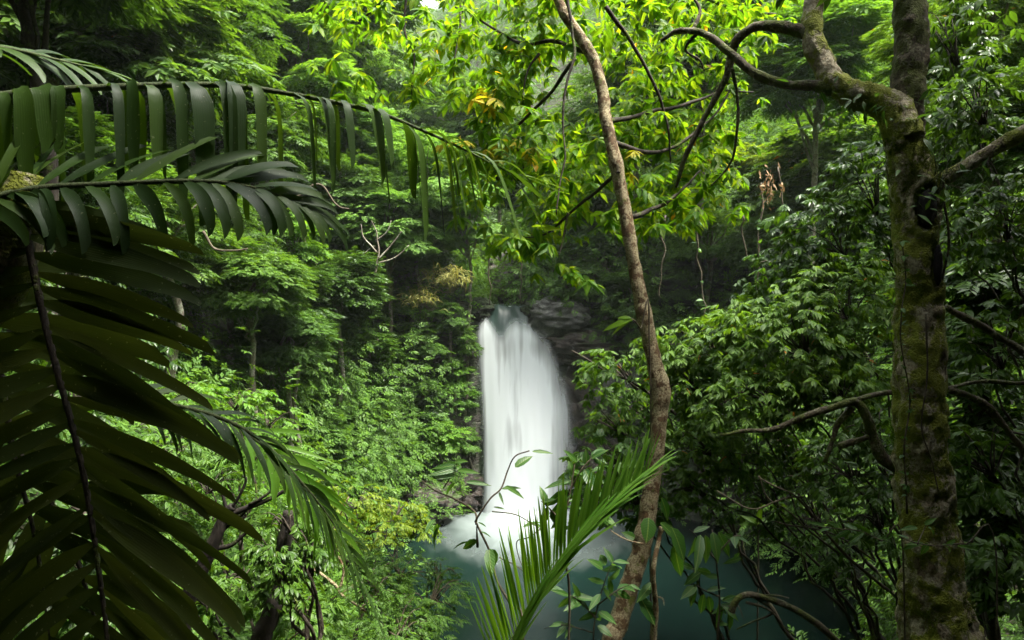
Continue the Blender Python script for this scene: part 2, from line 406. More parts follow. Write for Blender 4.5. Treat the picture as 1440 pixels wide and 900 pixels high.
nz = g.n('SeparateXYZ'); g.nt.links.new(g.n('NewGeometry').outputs['Normal'], nz.inputs[0])
rockc = g.mix(g.noise(2, 8, g.map(o, (1, 1, 2.2)), .7), (.018, .015, .012), (.085, .075, .06))
rockc = g.mix(g.ramp(g.noise(1.6, 7, o, .7), [(.42, 0.0), (.56, 1.0)]), rockc, (.022, .04, .010))
c = g.mix(g.ramp(nz.outputs[2], [(.35, 0.0), (.6, 1.0)]), rockc, c)
bs = g.n('BsdfPrincipled'); g.set(bs.inputs['Base Color'], c); bs.inputs['Roughness'].default_value = .75
g.nt.links.new(g.bump(g.noise(2.2, 9, g.map(o, (1, 1, 2.0)), .65), 1.0, .3), bs.inputs['Normal'])
MAT['soil'] = g.surf(bs.outputs[0])
tag(b.build('ground', MAT['soil']), kind='structure')

# ---------------------------------------------------------------- pool
g = G('pool_water'); o = g.obj(); sp = g.n('SeparateXYZ'); g.nt.links.new(o, sp.inputs[0])
dx = g.math('MULTIPLY', g.math('SUBTRACT', sp.outputs[0], .75), 1 / 4.3); dy = g.math('MULTIPLY', g.math('SUBTRACT', sp.outputs[1], 26.4), 1 / 6.4)
d = g.math('SQRT', g.math('ADD', g.math('MULTIPLY', dx, dx), g.math('MULTIPLY', dy, dy)))
d = g.math('ADD', d, g.math('MULTIPLY', g.math('SUBTRACT', g.noise(.9, 6, g.map(o, (1.3, .45, 1)), .65, 1.0), .5), .38))
foam = g.ramp(d, [(.05, 1.0), (.24, .62), (.48, .28), (.78, .09), (1.0, .0)], 'EASE')
milk = g.ramp(g.math('MULTIPLY', d, .45), [(.18, (.012, .038, .031)), (.36, (.0035, .012, .0095)), (.65, (.0012, .004, .0032))])
col = g.mix(foam, milk, (.46, .50, .495))
bs = g.n('BsdfPrincipled'); g.set(bs.inputs['Base Color'], col); g.set(bs.inputs['Roughness'], g.math('ADD', g.math('MULTIPLY', foam, .6), .22))
bs.inputs['Specular IOR Level'].default_value = .2
g.nt.links.new(g.bump(g.noise(1.5, 3, g.map(o, (1, .5, 1))), .08, .05), bs.inputs['Normal'])
MAT['water'] = g.surf(bs.outputs[0])
b = Buf(); xs = np.linspace(-9, 13, 133); ys = np.linspace(9.5, 29.6, 127); XX, YY = np.meshgrid(xs, ys)
i = (np.arange(126)[:, None] * 133 + np.arange(132)[None]).ravel()
b.add(np.stack([XX, YY, .34 * np.exp(-((XX - .75) / 1.7) ** 2 - ((YY - 26.1) / .8) ** 2) * (.8 + .5 * fbm(np.stack([XX, YY, XX * 0], -1) * 1.5, 2, 3)) + .012 * fbm(np.stack([XX, YY, XX * 0], -1) * 1.2, 2, 7)], -1).reshape(-1, 3),
      np.concatenate([np.stack([i, i + 1, i + 134], 1), np.stack([i, i + 134, i + 133], 1)]))
tag(b.build('water', MAT['water']), kind='structure')

# ---------------------------------------------------------------- waterfall
def water_mat(name, col=(.86, .89, .90), power=1.0):
    g = G(name); at = g.n('Attribute', attribute_name='luv'); sp = g.n('SeparateXYZ'); g.nt.links.new(at.outputs['Vector'], sp.inputs[0])
    o = g.obj(); st = g.map(o, (3.2, 1.0, .12)); fine = g.noise(1.5, 3, st, .5)
    dens = g.math('MULTIPLY', sp.outputs[0], g.math('ADD', .42, g.math('MULTIPLY', fine, 1.15)))
    dens = g.math('MINIMUM', g.math('MAXIMUM', dens, 0.0), 1.0)
    df = g.n('BsdfDiffuse'); df.inputs[0].default_value = (*col, 1)
    tl = g.n('BsdfTranslucent'); tl.inputs[0].default_value = (*col, 1)
    m = g.n('MixShader'); m.inputs[0].default_value = .35; g.nt.links.new(df.outputs[0], m.inputs[1]); g.nt.links.new(tl.outputs[0], m.inputs[2])
    tr = g.n('BsdfTransparent'); m2 = g.n('MixShader'); g.set(m2.inputs[0], dens); g.nt.links.new(tr.outputs[0], m2.inputs[1]); g.nt.links.new(m.outputs[0], m2.inputs[2])
    return g.surf(m2.outputs[0])
MAT['fall'] = water_mat('white_falling_water', (.76, .81, .83))
g = G('clear_green_water'); bs = g.n('BsdfPrincipled'); g.set(bs.inputs['Base Color'], g.mix(g.noise(2.0, 4, g.map(g.obj(), (4, 1, .4))), (.006, .018, .014), (.045, .075, .064)))
bs.inputs['Roughness'].default_value = .35; bs.inputs['Specular IOR Level'].default_value = .15; MAT['lip'] = g.surf(bs.outputs[0])

LPY = [430, 440, 448, 456, 470, 520, 560, 640, 700, 745]
LPX = [690, 688, 684, 678, 675, 676, 678, 681, 682, 682]
RPY = [430, 440, 448, 460, 480, 500, 520, 545, 575, 620, 745]
RPX = [734, 738, 744, 756, 768, 776, 783, 790, 797, 801, 802]
def fall_y(v):   # v: photo row
    t = np.clip((v - 430) / 300, 0, 1)
    return 28.35 - .69 * np.tanh(t / .07) - 1.2 * t ** 1.3
def sm(a, b, x): t = np.clip((x - a) / (b - a), 0, 1); return t * t * (3 - 2 * t)
def curtain(buf, nu, nv, v0, v1, dfun, off, seed, spread=6, bul=.05):
    U, Vv = np.meshgrid(np.linspace(0, 1, nu), np.linspace(v0, v1, nv))
    l = np.interp(Vv, LPY, LPX) - spread; r = np.interp(Vv, RPY, RPX) + spread * 1.6
    px = l + (r - l) * U
    n1 = fbm(np.stack([px * .055, Vv * .005, U * 0 + seed], -1), 4, seed); n2 = fbm(np.stack([px * .012, Vv * .012, U * 0 + seed], -1), 3, seed + 4)
    g1 = fbm(np.stack([px * .03, Vv * .006, U * 0 + 1], -1), 3, 3)
    Y = fall_y(Vv) - off - bul * 1.6 * g1 - .55 * np.sin(np.pi * np.clip(U, 0, 1)) ** .7 * (.1 + .9 * sm(440, 640, Vv))
    X = (px - 720) / F * Y; Z = CAMZ - (Vv - 450) / F * Y
    i = (np.arange(nv - 1)[:, None] * nu + np.arange(nu - 1)[None]).ravel()
    A = np.stack([dfun(U, Vv, px, n1, n2), U], -1)
    buf.add(np.stack([X, Y, Z], -1).reshape(-1, 3), np.concatenate([np.stack([i, i + nu, i + nu + 1], 1), np.stack([i, i + nu + 1, i + 1], 1)]), 0, A.reshape(-1, 2))
def sm(a, b, x): t = np.clip((x - a) / (b - a), 0, 1); return t * t * (3 - 2 * t)
def d_main(U, v, px, n1, n2):
    edge = sm(0, .17, U + .05 * n1) * (1 - sm(.70, 1.0, U + .12 * n1))
    st = 452 + 14 * np.exp(-((px - 706) / 9) ** 2) - 8 * np.exp(-((px - 726) / 14) ** 2) - 6 * np.exp(-((px - 683) / 7) ** 2) + 12 * sm(738, 765, px) + 8 * n1
    top = sm(-6, 22, v - st + 16 * n1)
    body = 1.02 + .8 * n1 + .4 * n2
    thin = 1 - .55 * np.exp(-((px - 757) / 16) ** 2 - ((v - 488) / 22) ** 2) - .30 * np.exp(-((px - 709) / 5) ** 2 - ((v - 490) / 22) ** 2)
    right = 1 - .45 * sm(.62, .95, U) * sm(540, 620, v)
    return np.clip(1.25 * edge * top * body * thin * right, 0, 1.3)
def d_veil(U, v, px, n1, n2):
    return np.clip(sm(0, .3, U) * (1 - sm(.55, .98, U)) * sm(460, 640, v) * (.25 + 1.0 * n1), 0, .7)
def d_side(U, v, px, n1, n2):
    return np.clip(sm(.55, .8, U) * (1 - sm(.86, 1.0, U)) * sm(500, 580, v) * (.28 + .7 * n1), 0, .5)
wf = thing('waterfall', 'tall silky white waterfall pouring down the dark cliff into the pool', 'waterfall', (.8, 26.6, 0))
b = Buf(); curtain(b, 150, 180, 444, 742, d_main, 0, 3); b.build('water_curtain', MAT['fall'], wf)
b = Buf(); curtain(b, 110, 120, 480, 744, d_side, -.10, 14, 9); b.build('side_veil', MAT['fall'], wf)
b = Buf()   # the smooth green tongue over the lip
U, T_ = np.meshgrid(np.linspace(0, 1, 30), np.linspace(0, 1, 30))
py = 428 + 46 * T_ ** 1.4 + 3.0 * (1 - T_) * (fbm(np.stack([U * 5, T_ * 0, T_ * 0], -1), 2, 12) + 1.2 * (2 * U - 1) ** 2)
l = np.interp(py, LPY, LPX) + 1; r = np.minimum(np.interp(py, RPY, RPX), 742); px = l + (r - l) * U
Y = 28.6 - 1.0 * np.clip(T_, 0, 1) ** .7 + .03
Y = Y - .06 * fbm(np.stack([px * .08, py * .01, px * 0], -1), 2, 5)
i = (np.arange(29)[:, None] * 30 + np.arange(29)[None]).ravel()
b.add(np.stack([(px - 720) / F * Y, Y, CAMZ - (py - 450) / F * Y], -1).reshape(-1, 3), np.concatenate([np.stack([i, i + 30, i + 31], 1), np.stack([i, i + 31, i + 1], 1)]))
b.build('lip_tongue', MAT['lip'], wf)
b = Buf()
tube(b, [P(693, 432, 28.5), P(702, 432.5, 28.45), P(716, 431.5, 28.5), P(732, 431, 28.55)], [.012, .03, .035, .012], 8, 5, .3, 5, 3)
g = G('foam'); bs = g.n('BsdfDiffuse'); bs.inputs[0].default_value = (.8, .83, .83, 1); MAT['foam'] = g.surf(bs.outputs[0])
b.build('foam_line', MAT['foam'], wf)
# upper stream behind the lip
b = Buf(); ys = np.linspace(28.5, 50, 40)
xc = -.25 - .15 * np.maximum(0, ys - 28.3)
V = np.stack([np.stack([xc + s * 1.15, ys, 7.98 + .09 * np.maximum(0, ys - 28.3)], -1) for s in (-1, 1)], 1).reshape(-1, 3)
i = np.arange(39) * 2; b.add(V, np.concatenate([np.stack([i, i + 1, i + 3], 1), np.stack([i, i + 3, i + 2], 1)]))
tag(b.build('stream', MAT['water']), kind='structure')

def blob_mesh(c, r, sub=3):
    import bmesh
    bm = bmesh.new(); bmesh.ops.create_icosphere(bm, subdivisions=sub, radius=1)
    V = np.array([v.co[:] for v in bm.verts]); T = np.array([[v.index for v in f.verts] for f in bm.faces]); bm.free()
    return V, T
# ---------------------------------------------------------------- rocks
def rock(name, label, c, r, mat, seed, rough=.35, cat='rock', group=None, rot=0.0, flat=1.6):
    V, T = blob_mesh(None, 1, 5)
    q = V * np.array([1, 1, flat]) * 1.3 + seed * 7.3
    ridg = 1 - np.abs(fbm(q, 5, seed)) * 2
    step = np.round((V[:, 2] + .25 * fbm(q * .8, 3, seed + 2)) * 4) / 4 - V[:, 2]
    V = V * (1 + rough * (ridg - .6) + .2 * fbm(q * 3, 4, seed + 1) + .05 * fbm(q * 9, 2, seed))[:, None] * (1 - .25 * np.abs(step))[:, None]
    V = V * np.array(r); cs, sn = math.cos(rot), math.sin(rot)
    V = np.stack([V[:, 0] * cs - V[:, 1] * sn, V[:, 0] * sn + V[:, 1] * cs, V[:, 2]], -1)
    bb = Buf(); bb.add(V, T)
    ob = link(name, bb.mesh(name, mat), None, tuple(c)); tag(ob, label, cat, group); return ob
def R(name, label, c, r, mat, seed, *a, **k):
    px, py = 720 + c[0] / c[1] * F, 450 - (c[2] - CAMZ) / c[1] * F
    if c[2] > .6 and seed in (2, 9, 10, 11, 12, 13):
        Y = hit(px, py) - .15 * r[1]; r = tuple(q * Y / c[1] for q in r); c = P(px, py, Y)
    return rock(name, label, c, r, mat, seed, *a, **k)
R('boulder', 'rounded grey boulder beside the top of the waterfall on its right', P(783, 447, 28.2), (1.35, .9, .85), MAT['rock_grey'], 1, .25)
R('boulder', 'mossy dark boulder under the grey boulder right of the fall top', P(812, 488, 28.0), (1.9, 1.0, .7), MAT['rock_wet'], 2, .35)
R('boulder', 'small dark mossy rock pinching the left side of the fall lip', P(676, 436, 28.3), (.55, .6, .5), MAT['rock_shade_dark'], 15, .3)
R('boulder', 'low dark rock pinching the right side of the fall lip', P(749, 441, 28.5), (.62, .5, .36), MAT['rock_shade_dark'], 16, .3)
R('cliff_rock', 'dark wet rock face along the right edge of the waterfall', P(842, 590, 28.0), (1.7, .8, 2.2), MAT['rock_wet'], 3, .6, 'rock face', flat=3.0)
R('cliff_rock', 'wet reddish brown rock ledge low on the right of the waterfall', P(848, 690, 27.3), (1.6, .8, 1.3), MAT['rock_wet'], 4, .6, 'rock face', flat=3.0)
R('cliff_rock', 'narrow dark rock rib along the left edge of the waterfall', P(653, 590, 28.1), (.75, .8, 2.6), MAT['rock_wet'], 5, .6, 'rock face', flat=3.0)
R('cliff_rock', 'layered wet rock at the foot of the waterfall on its left', P(640, 690, 26.9), (1.05, .7, 1.15), MAT['rock_wet'], 6, .6, 'rock face', flat=2.6)
R('cliff_rock', 'dark rock wall in the recess above the waterfall lip', P(735, 388, 31.5), (1.6, .6, 1.5), MAT['rock_wet'], 7, .35, 'rock face')
R('boulder', 'dark shore rock at the waterline left of the pool foam', P(592, 706, 25.2), (1.3, .8, .8), MAT['rock_wet'], 8, .35)
R('boulder', 'pale mossy boulder among dry grass left of the fall top', P(588, 388, 25.4), (.62, .5, .38), MAT['rock_pale'], 9, .3)
R('boulder', 'pale rock half hidden in dry grass under the bright tiered tree', P(625, 405, 25.6), (.5, .4, .34), MAT['rock_pale'], 10, .3)
R('boulder', 'small pale rock lowest in the dry grass left of the fall', P(606, 432, 25.2), (.5, .4, .26), MAT['rock_pale'], 11, .3)
R('boulder', 'grey streaked rock face behind shrubs right of the waterfall', P(872, 560, 25.5), (1.0, .7, 1.3), MAT['rock_grey'], 12, .4)
R('cliff_rock', 'tall rock wall with recess shade in its dark colour under hanging vines on the right slope', P(1020, 400, 20.5), (1.9, .7, 1.1), MAT['rock_shade_dark'], 13, .35, 'rock face', flat=1.2)
R('cave_rock', 'black overhanging rock at the dark right shore of the pool', P(1135, 672, 24.5), (3.4, 1.4, 1.5), MAT['rock_wet'], 14, .35)

# ---------------------------------------------------------------- undergrowth on every slope (nobody could count it)
rng = np.random.default_rng(11)
def bush_tpl(rng, ns, nl, L, flat=.6, W=.42, sz=.48):
    sp = [spray(rng, nl, L, W, droop=.3) for _ in range(3)]
    a = rng.uniform(0, 2 * np.pi, ns); ph = rng.uniform(.05, 1, ns)
    d = np.stack([np.cos(a) * np.sqrt(1 - ph * ph * .7), np.sin(a) * np.sqrt(1 - ph * ph * .7), ph * flat], -1)
    O = d * rng.uniform(.2, .75, ns)[:, None]
    D = d * np.array([1, 1, .45]) + rng.normal(0, .2, (ns, 3)); U = np.tile([0, 0, 1.0], (ns, 1)) + rng.normal(0, .25, (ns, 3))
    k = rng.integers(0, 3, ns); M = frames(D, U); S = rng.uniform(.8, 1.25, ns) * sz
    return join([place(sp[j], M[k == j], O[k == j], S[k == j]) for j in range(3) if (k == j).any()])
def slope_cover(name, label, n, region, size, tpls, mat, seed, cond=None):
    rng = np.random.default_rng(seed); x = rng.uniform(region[0], region[1], n); y = rng.uniform(region[2], region[3], n)
    vis = np.abs(x) < .86 * y + 2.5
    x, y = x[vis], y[vis]
    ex, ey = (x - 2) / 7.5, (y - 19.5) / 8.0
    z = height(x, y)
    keep = (np.hypot(ex, ey) > 1.0) & (z > .15)
    g_ = size[1] * .55; keep &= ~((x > -1.5 - size[1] * .42) & (x < 2.9 + g_) & (y > 24.5 - g_) & (y < 28.6))
    keep &= ~((np.abs(x + .25 + .15 * np.maximum(0, y - 28.3)) < 1.3) & (y > 27))
    keep &= ((y > 5) | (np.abs(x) > .5 * y + .8)) & (y > 2.6)
    # clumpy density
    keep &= fbm(np.stack([x, y, z], -1) * .6, 2, seed) + rng.uniform(-.5, .9, len(x)) > -.1
    if cond is not None: keep &= cond(x, y, z)
    x, y, z = x[keep], y[keep], z[keep]
    e = .25; gxn = (height(x + e, y) - height(x - e, y)) / (2 * e); gyn = (height(x, y + e) - height(x, y - e)) / (2 * e)
    N = norm(np.stack([-gxn, -gyn, np.ones_like(gxn)], -1))
    O = np.stack([x, y, z], -1) + N * .05
    U = norm(N * .75 + np.array([0, 0, .6]) + rng.normal(0, .12, (len(x), 3)))
    a = rng.uniform(0, 2 * np.pi, len(x)); D = np.stack([np.cos(a), np.sin(a), 0 * a], -1); D = norm(D - U * np.sum(D * U, -1, keepdims=True))
    bb = Buf(); scatter(bb, tpls, D, U, rng.uniform(size[0], size[1], len(x)) * (1 + .25 * fbm(O * .4, 2, 3)), O, rng)
    return tag(bb.build(name, mat, smooth=False), label, 'undergrowth', kind='stuff')
tp_f = [bush_tpl(rng, 34, 9, .34, .9, sz=.24) for _ in range(4)]
tp_b = [bush_tpl(rng, 26, 8, .42, .6, W=.5, sz=.26) for _ in range(4)]
slope_cover('undergrowth', 'dense leafy undergrowth covering the steep gorge slopes', 6500, (-34, 34, 9, 54), (1.0, 2.0), tp_f, MAT['leaf_hill'], 21)
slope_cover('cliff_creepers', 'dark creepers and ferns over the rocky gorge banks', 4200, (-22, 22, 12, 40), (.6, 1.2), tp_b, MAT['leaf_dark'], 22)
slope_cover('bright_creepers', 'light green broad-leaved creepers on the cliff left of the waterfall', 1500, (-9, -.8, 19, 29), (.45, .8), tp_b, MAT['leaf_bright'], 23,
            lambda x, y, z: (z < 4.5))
slope_cover('bank_plants', 'low plants covering the near bank below the viewpoint', 1800, (-9, 9, 2.8, 12), (.35, .8), tp_b, MAT['leaf_hill'], 24)
tp_u = [bush_tpl(rng, 130, 9, .34, 1.0, sz=.13) for _ in range(4)]
zone = lambda x, y, s_: fbm(np.stack([x, y, x * 0], -1) * .22, 2, s_)
slope_cover('understory', 'tall tangled mid green bushes crowding the gorge slopes', 2200, (-34, 34, 14, 54), (2.0, 3.6), tp_u, MAT['leaf_hill'], 26)
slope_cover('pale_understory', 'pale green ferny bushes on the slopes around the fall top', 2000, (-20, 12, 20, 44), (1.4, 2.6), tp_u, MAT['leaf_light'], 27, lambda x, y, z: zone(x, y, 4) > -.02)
slope_cover('bright_understory', 'bright green bushes in patches on the slopes', 1300, (-24, 26, 13, 48), (1.3, 2.4), tp_u, MAT['leaf_bright'], 28, lambda x, y, z: zone(x, y, 7) > .02)
slope_cover('far_forest', 'hazy forest covering the far hillside beyond the gorge', 7000, (-80, 50, 48, 198), (2.4, 4.6), [bush_tpl(rng, 46, 7, .34, 1.0, sz=.22) for _ in range(4)], MAT['leaf_far'], 25)

# ---------------------------------------------------------------- the humid air of the gorge
X0, X1, Y0, Y1, Z0, Z1 = -141, 141, -41, 201, -4, 190
V = np.array([[x, y, z] for x in (X0, X1) for y in (Y0, Y1) for z in (Z0, Z1)], float)
b = Buf(); b.add(V, np.array([[0, 1, 3], [0, 3, 2], [4, 6, 7], [4, 7, 5], [0, 4, 5], [0, 5, 1], [2, 3, 7], [2, 7, 6], [0, 2, 6], [0, 6, 4], [1, 5, 7], [1, 7, 3]]))
g = G('humid_air'); vp = g.n('VolumePrincipled'); vp.inputs['Color'].default_value = (.86, .97, .93, 1); vp.inputs['Density'].default_value = .0003; vp.inputs['Anisotropy'].default_value = .2
g.nt.links.new(vp.outputs[0], g.out.inputs['Volume'])
hz_o = link('haze', b.mesh('haze', g.m, smooth=False)); tag(hz_o, 'pale humid haze filling the gorge', 'haze', kind='stuff')

# ---------------------------------------------------------------- trees of the gorge
rng = np.random.default_rng(5)
def crown_tpl(seed, ncl, nsp, nl, L, tier=.35, W=.42, dome=1.0, sz=.15):
    """a unit crown: flattened clumps of sprays spread through an uneven dome"""
    rng = np.random.default_rng(seed); sp = [spray(rng, nl, L, W, droop=.22) for _ in range(4)]
    bb = Buf(); C = []
    while len(C) < ncl:
        p = rng.uniform(-1, 1, 3)
        q = np.linalg.norm(p * np.array([1, 1, 1 / dome]))
        if .35 < q < .9 + .15 * rng.random() and p[2] > -.75 * dome: C.append(p)
    C = np.array(C); O, D, U, S = [], [], [], []
    for c in C:
        cr = rng.uniform(.24, .42); n = int(nsp * (cr / .33) ** 2)
        a = rng.uniform(0, 2 * np.pi, n); rr = np.sqrt(rng.random(n)); h = tier * (1 - rr ** 2) * rng.uniform(.3, 1, n)
        off = np.stack([np.cos(a) * rr, np.sin(a) * rr, h + rng.normal(0, .06, n)], -1) * cr
        O.append(c * .85 + off)
        out = np.stack([np.cos(a), np.sin(a), -.15 - .4 * rr], -1) + .5 * c + rng.normal(0, .25, (n, 3)); D.append(out)
        U.append(np.tile([0, 0, 1.0], (n, 1)) + off * .7 + rng.normal(0, .2, (n, 3))); S.append(rng.uniform(.7, 1.2, n) * sz * cr / .33)
    scatter(bb, sp, np.concatenate(D), np.concatenate(U), np.concatenate(S), np.concatenate(O), rng)
    return bb, C
CR = {}
for key, a in {'tiered': (31, 40, 95, 11, .36, .55), 'round': (32, 44, 95, 9, .42, .8), 'loose': (33, 28, 80, 9, .40, .6), 'fine': (34, 54, 120, 11, .32, .6, .42, 1.0, .13), 'shrub': (36, 16, 34, 8, .46, .7, .46, 1.0, .27), 'broad': (35, 26, 70, 8, .5, .6, .42, 1.0, .18)}.items():
    CR[key] = crown_tpl(*a)
CM = {}
def crown_mesh(key, mat):
    if (key, mat) not in CM: CM[(key, mat)] = CR[key][0].mesh('crown_' + key, MAT[mat], smooth=False)
    return CM[(key, mat)]
def tree(px, py, Y, r, key, mat, label, name='tree', bark='bark_far', group=None, zr=.8, cat='tree', lean=0.0, tr=None, near=True):
    h = hit(px, py)
    if near and Y > h - .45 * r: Y = h - .45 * r
    c = P(px, py, Y)
    if math.hypot((c[0] - 2) / 7.5, (c[1] - 19.5) / 8) < 1.06:
        Yn = h - .5 * r; r *= Yn / Y; Y = Yn; c = P(px, py, Y)
    bx, by = c[0] + lean, c[1] + .3 * r
    gz = hz(bx, by)
    if gz > c[2] - .5 * r: by = c[1] - .2 * r; gz = min(hz(bx, by), c[2] - .4 * r)
    root = thing(name, label, cat, (bx, by, gz), group)
    if r < 1.35: key = 'shrub'
    s = int(abs(px * 7 + py * 3)) ; rg = np.random.default_rng(s)
    cr = link('crown', crown_mesh(key, mat), root, tuple(c - np.array([bx, by, gz])))
    cr.scale = (r, r, r * zr); rot = rg.uniform(0, 6.28); cr.rotation_euler = (0, 0, rot)
    C = CR[key][1]; cs, sn = math.cos(rot), math.sin(rot); bb = Buf()
    t0 = (tr or (.035 * r + .03)); H = c[2] - gz
    top = c + np.array([0, 0, -.15 * r * zr])
    mid = np.array([bx, by, gz]) * .45 + top * .55 + np.array([rg.normal(0, .12 * r), 0, 0])
    pts = [np.array([bx, by, gz - .3]), np.array([bx, by, gz]) * .8 + mid * .2, mid, top, c + np.array([rg.normal(0, .1 * r), 0, .55 * r * zr])]
    tube(bb, pts, [t0 * 1.5, t0 * 1.15, t0 * .9, t0 * .6, t0 * .15], 9, 5, .12, 3, s, 0, 0, .12)
    for k in rg.permutation(len(C))[:12]:
        q = C[k] * .85; e = c + np.array([q[0] * cs - q[1] * sn, q[0] * sn + q[1] * cs, q[2] * zr]) * r
        f = rg.uniform(.35, .9); st = mid * (1 - f) + top * f
        m = st * .45 + e * .55 + np.array([0, 0, .12 * r])
        tube(bb, [st, m, e], [t0 * .42, t0 * .28, t0 * .08], 5, 4, .1, 4, s + k, 0, 0, .2)
    bb.build('trunk', MAT[bark], root)
    return root

T = tree
# upper left forest
T(62, 30, 13.5, 2.5, 'broad', 'leaf_dark', 'dark broad-leaved tree in the top left corner', tr=.16)
T(190, 55, 15, 2.4, 'broad', 'leaf_glossy', 'glossy-leaved tree above the upper palm frond, near the left edge')
T(140, 160, 16, 1.9, 'round', 'leaf_hill', 'leafy tree straight behind the upper palm frond on the left')
T(300, 40, 21, 3.1, 'loose', 'leaf_hill', 'tall tree with a pale trunk rising behind the palm fronds', tr=.17)
T(262, 140, 19, 1.8, 'fine', 'leaf_hill', 'slim tree left of the tall pale trunk behind the palm')
T(385, 30, 26, 3.2, 'fine', 'leaf_hill', 'fine-leaved tree at the top edge right of the tall pale trunk')
T(420, 110, 25, 2.4, 'tiered', 'leaf_bright', 'bright green tiered tree just above the long drooping frond')
T(350, 190, 20, 2.2, 'tiered', 'leaf_hill', 'green tree seen between the hanging leaflets of the long frond')
T(485, 70, 34, 4.0, 'round', 'leaf_hill', 'rounded tree left of the hazy gap at the top')
T(470, 200, 27, 2.6, 'fine', 'leaf_bright', 'light green fine-leaved tree behind the middle of the long frond')
T(560, 235, 33, 3.0, 'fine', 'leaf_light', 'pale green tree below the hazy gap, above the frond tip')
T(655, 165, 44, 4.2, 'round', 'leaf_hill', 'dense tree below and right of the hazy gap')
T(535, 150, 46, 4.5, 'round', 'leaf_light', 'hazy pale tree on the far left slope under the gap')
T(610, 150, 58, 5.0, 'fine', 'leaf_far', 'most distant single tree in the hazy gap')
T(100, 275, 11.5, 1.6, 'round', 'leaf_hill', 'low leafy tree behind the middle palm fronds at left')
T(215, 330, 13.5, 1.7, 'loose', 'leaf_hill', 'loose-crowned tree showing between the left palm leaflets')
T(310, 330, 17, 1.6, 'loose', 'leaf_dark', 'dark tree behind the tip of the middle palm frond')
T(415, 335, 19.5, 1.15, 'tiered', 'leaf_bright', 'small bright tree below the middle palm frond tip')
T(20, -110, 9.0, 1.5, 'broad', 'leaf_dark', 'tree with a straight dark trunk along the left edge, above the palm', bark='bark_dark', tr=.10, lean=.2)
# cliff left of the fall
T(600, 268, 26.5, 2.5, 'tiered', 'leaf_light', 'pale green tiered tree on the cliff top left of the waterfall', zr=.85, tr=.09)
T(545, 318, 25, 2.0, 'tiered', 'leaf_light', 'wide tiered tree on the cliff, lower left of the palest tiered tree', zr=.8, tr=.08)
T(655, 318, 27.2, 1.5, 'tiered', 'leaf_light', 'light tiered tree overhanging the dark recess above the fall', zr=.85, tr=.07)
T(480, 270, 25, 1.9, 'fine', 'leaf_hill', 'green tree with bare twigs between hanging frond leaflets', tr=.08)
T(465, 395, 22, 1.8, 'round', 'leaf_dark', 'dark rounded tree on the left slope below the fronds', zr=.65)
T(395, 420, 19, 1.4, 'round', 'leaf_dark', 'dark shrubby tree nearest the palm leaflets on the left slope', zr=.65)
T(540, 425, 24, 1.2, 'loose', 'leaf_hill', 'olive shrub growing left of the pale boulders', cat='shrub', name='shrub', zr=.6)
T(660, 392, 27, .9, 'fine', 'leaf_hill', 'shrub hanging over the cliff edge left of the fall top', cat='shrub', name='shrub', zr=.8)
T(420, 530, 17.5, .95, 'fine', 'leaf_bright', 'yellowish green shrub on the left slope behind the dark palm leaflets', cat='shrub', name='shrub')
T(520, 500, 24, 1.3, 'round', 'leaf_dark', 'dark shrub in the middle of the left cliff', cat='shrub', name='shrub', zr=.7)
T(590, 480, 26, 1.2, 'fine', 'leaf_hill', 'small-leaved shrub on the left cliff under the pale boulders', cat='shrub', name='shrub', zr=.7)
T(500, 590, 22, 1.2, 'round', 'leaf_hill', 'rounded shrub low on the left cliff', cat='shrub', name='shrub', zr=.7)
T(620, 612, 26, 1.15, 'broad', 'leaf_bright', 'light green broad-leaved shrub at the foot of the left cliff', cat='shrub', name='shrub', zr=.55)
T(655, 560, 27, .6, 'broad', 'leaf_bright', 'small bright shrub against the dark rock left of the fall', cat='shrub', name='shrub', zr=.7)
T(560, 640, 24, 1.1, 'broad', 'leaf_hill', 'broad-leaved shrub above the shore rock on the left', cat='shrub', name='shrub', zr=.6)
T(430, 610, 18, 1.2, 'round', 'leaf_hill', 'shrub on the left bank above the yellow-green bush', cat='shrub', name='shrub', zr=.7)
T(655, 480, 27, .75, 'shrub', 'leaf_hill', 'small shrub on the wet rock left of the upper fall', cat='shrub', name='shrub')
T(640, 525, 27, .8, 'shrub', 'leaf_bright', 'bright tuft of leaves on the rock left of the middle of the fall', cat='shrub', name='shrub')
T(660, 625, 27, .55, 'shrub', 'leaf_hill', 'small leafy tuft low on the rock rib left of the fall', cat='shrub', name='shrub')
T(632, 445, 26.6, .8, 'shrub', 'leaf_hill', 'leafy tuft right of the lowest pale boulder', cat='shrub', name='shrub')
T(600, 560, 26.6, 1.0, 'shrub', 'leaf_dark', 'dark tuft above the light green broad-leaved shrub', cat='shrub', name='shrub')
T(398, 475, 18, 1.4, 'fine', 'leaf_hill', 'leafy shrub beside the tips of the dark palm leaflets', cat='shrub', name='shrub')
T(455, 462, 20.5, 1.5, 'round', 'leaf_hill', 'rounded green shrub under the dark rounded tree on the left slope', cat='shrub', name='shrub')
T(575, 362, 24.6, 1.4, 'fine', 'leaf_light', 'pale feathery shrub just above the pale boulders', cat='shrub', name='shrub', zr=.6)
T(515, 360, 23, 1.4, 'fine', 'leaf_hill', 'shrub around the bare grey-branched shrub on the cliff', cat='shrub', name='shrub', zr=.7)
T(350, 400, 16, 1.4, 'fine', 'leaf_hill', 'fine-leaved shrub behind the upper leaflets of the big dark frond', cat='shrub', name='shrub')
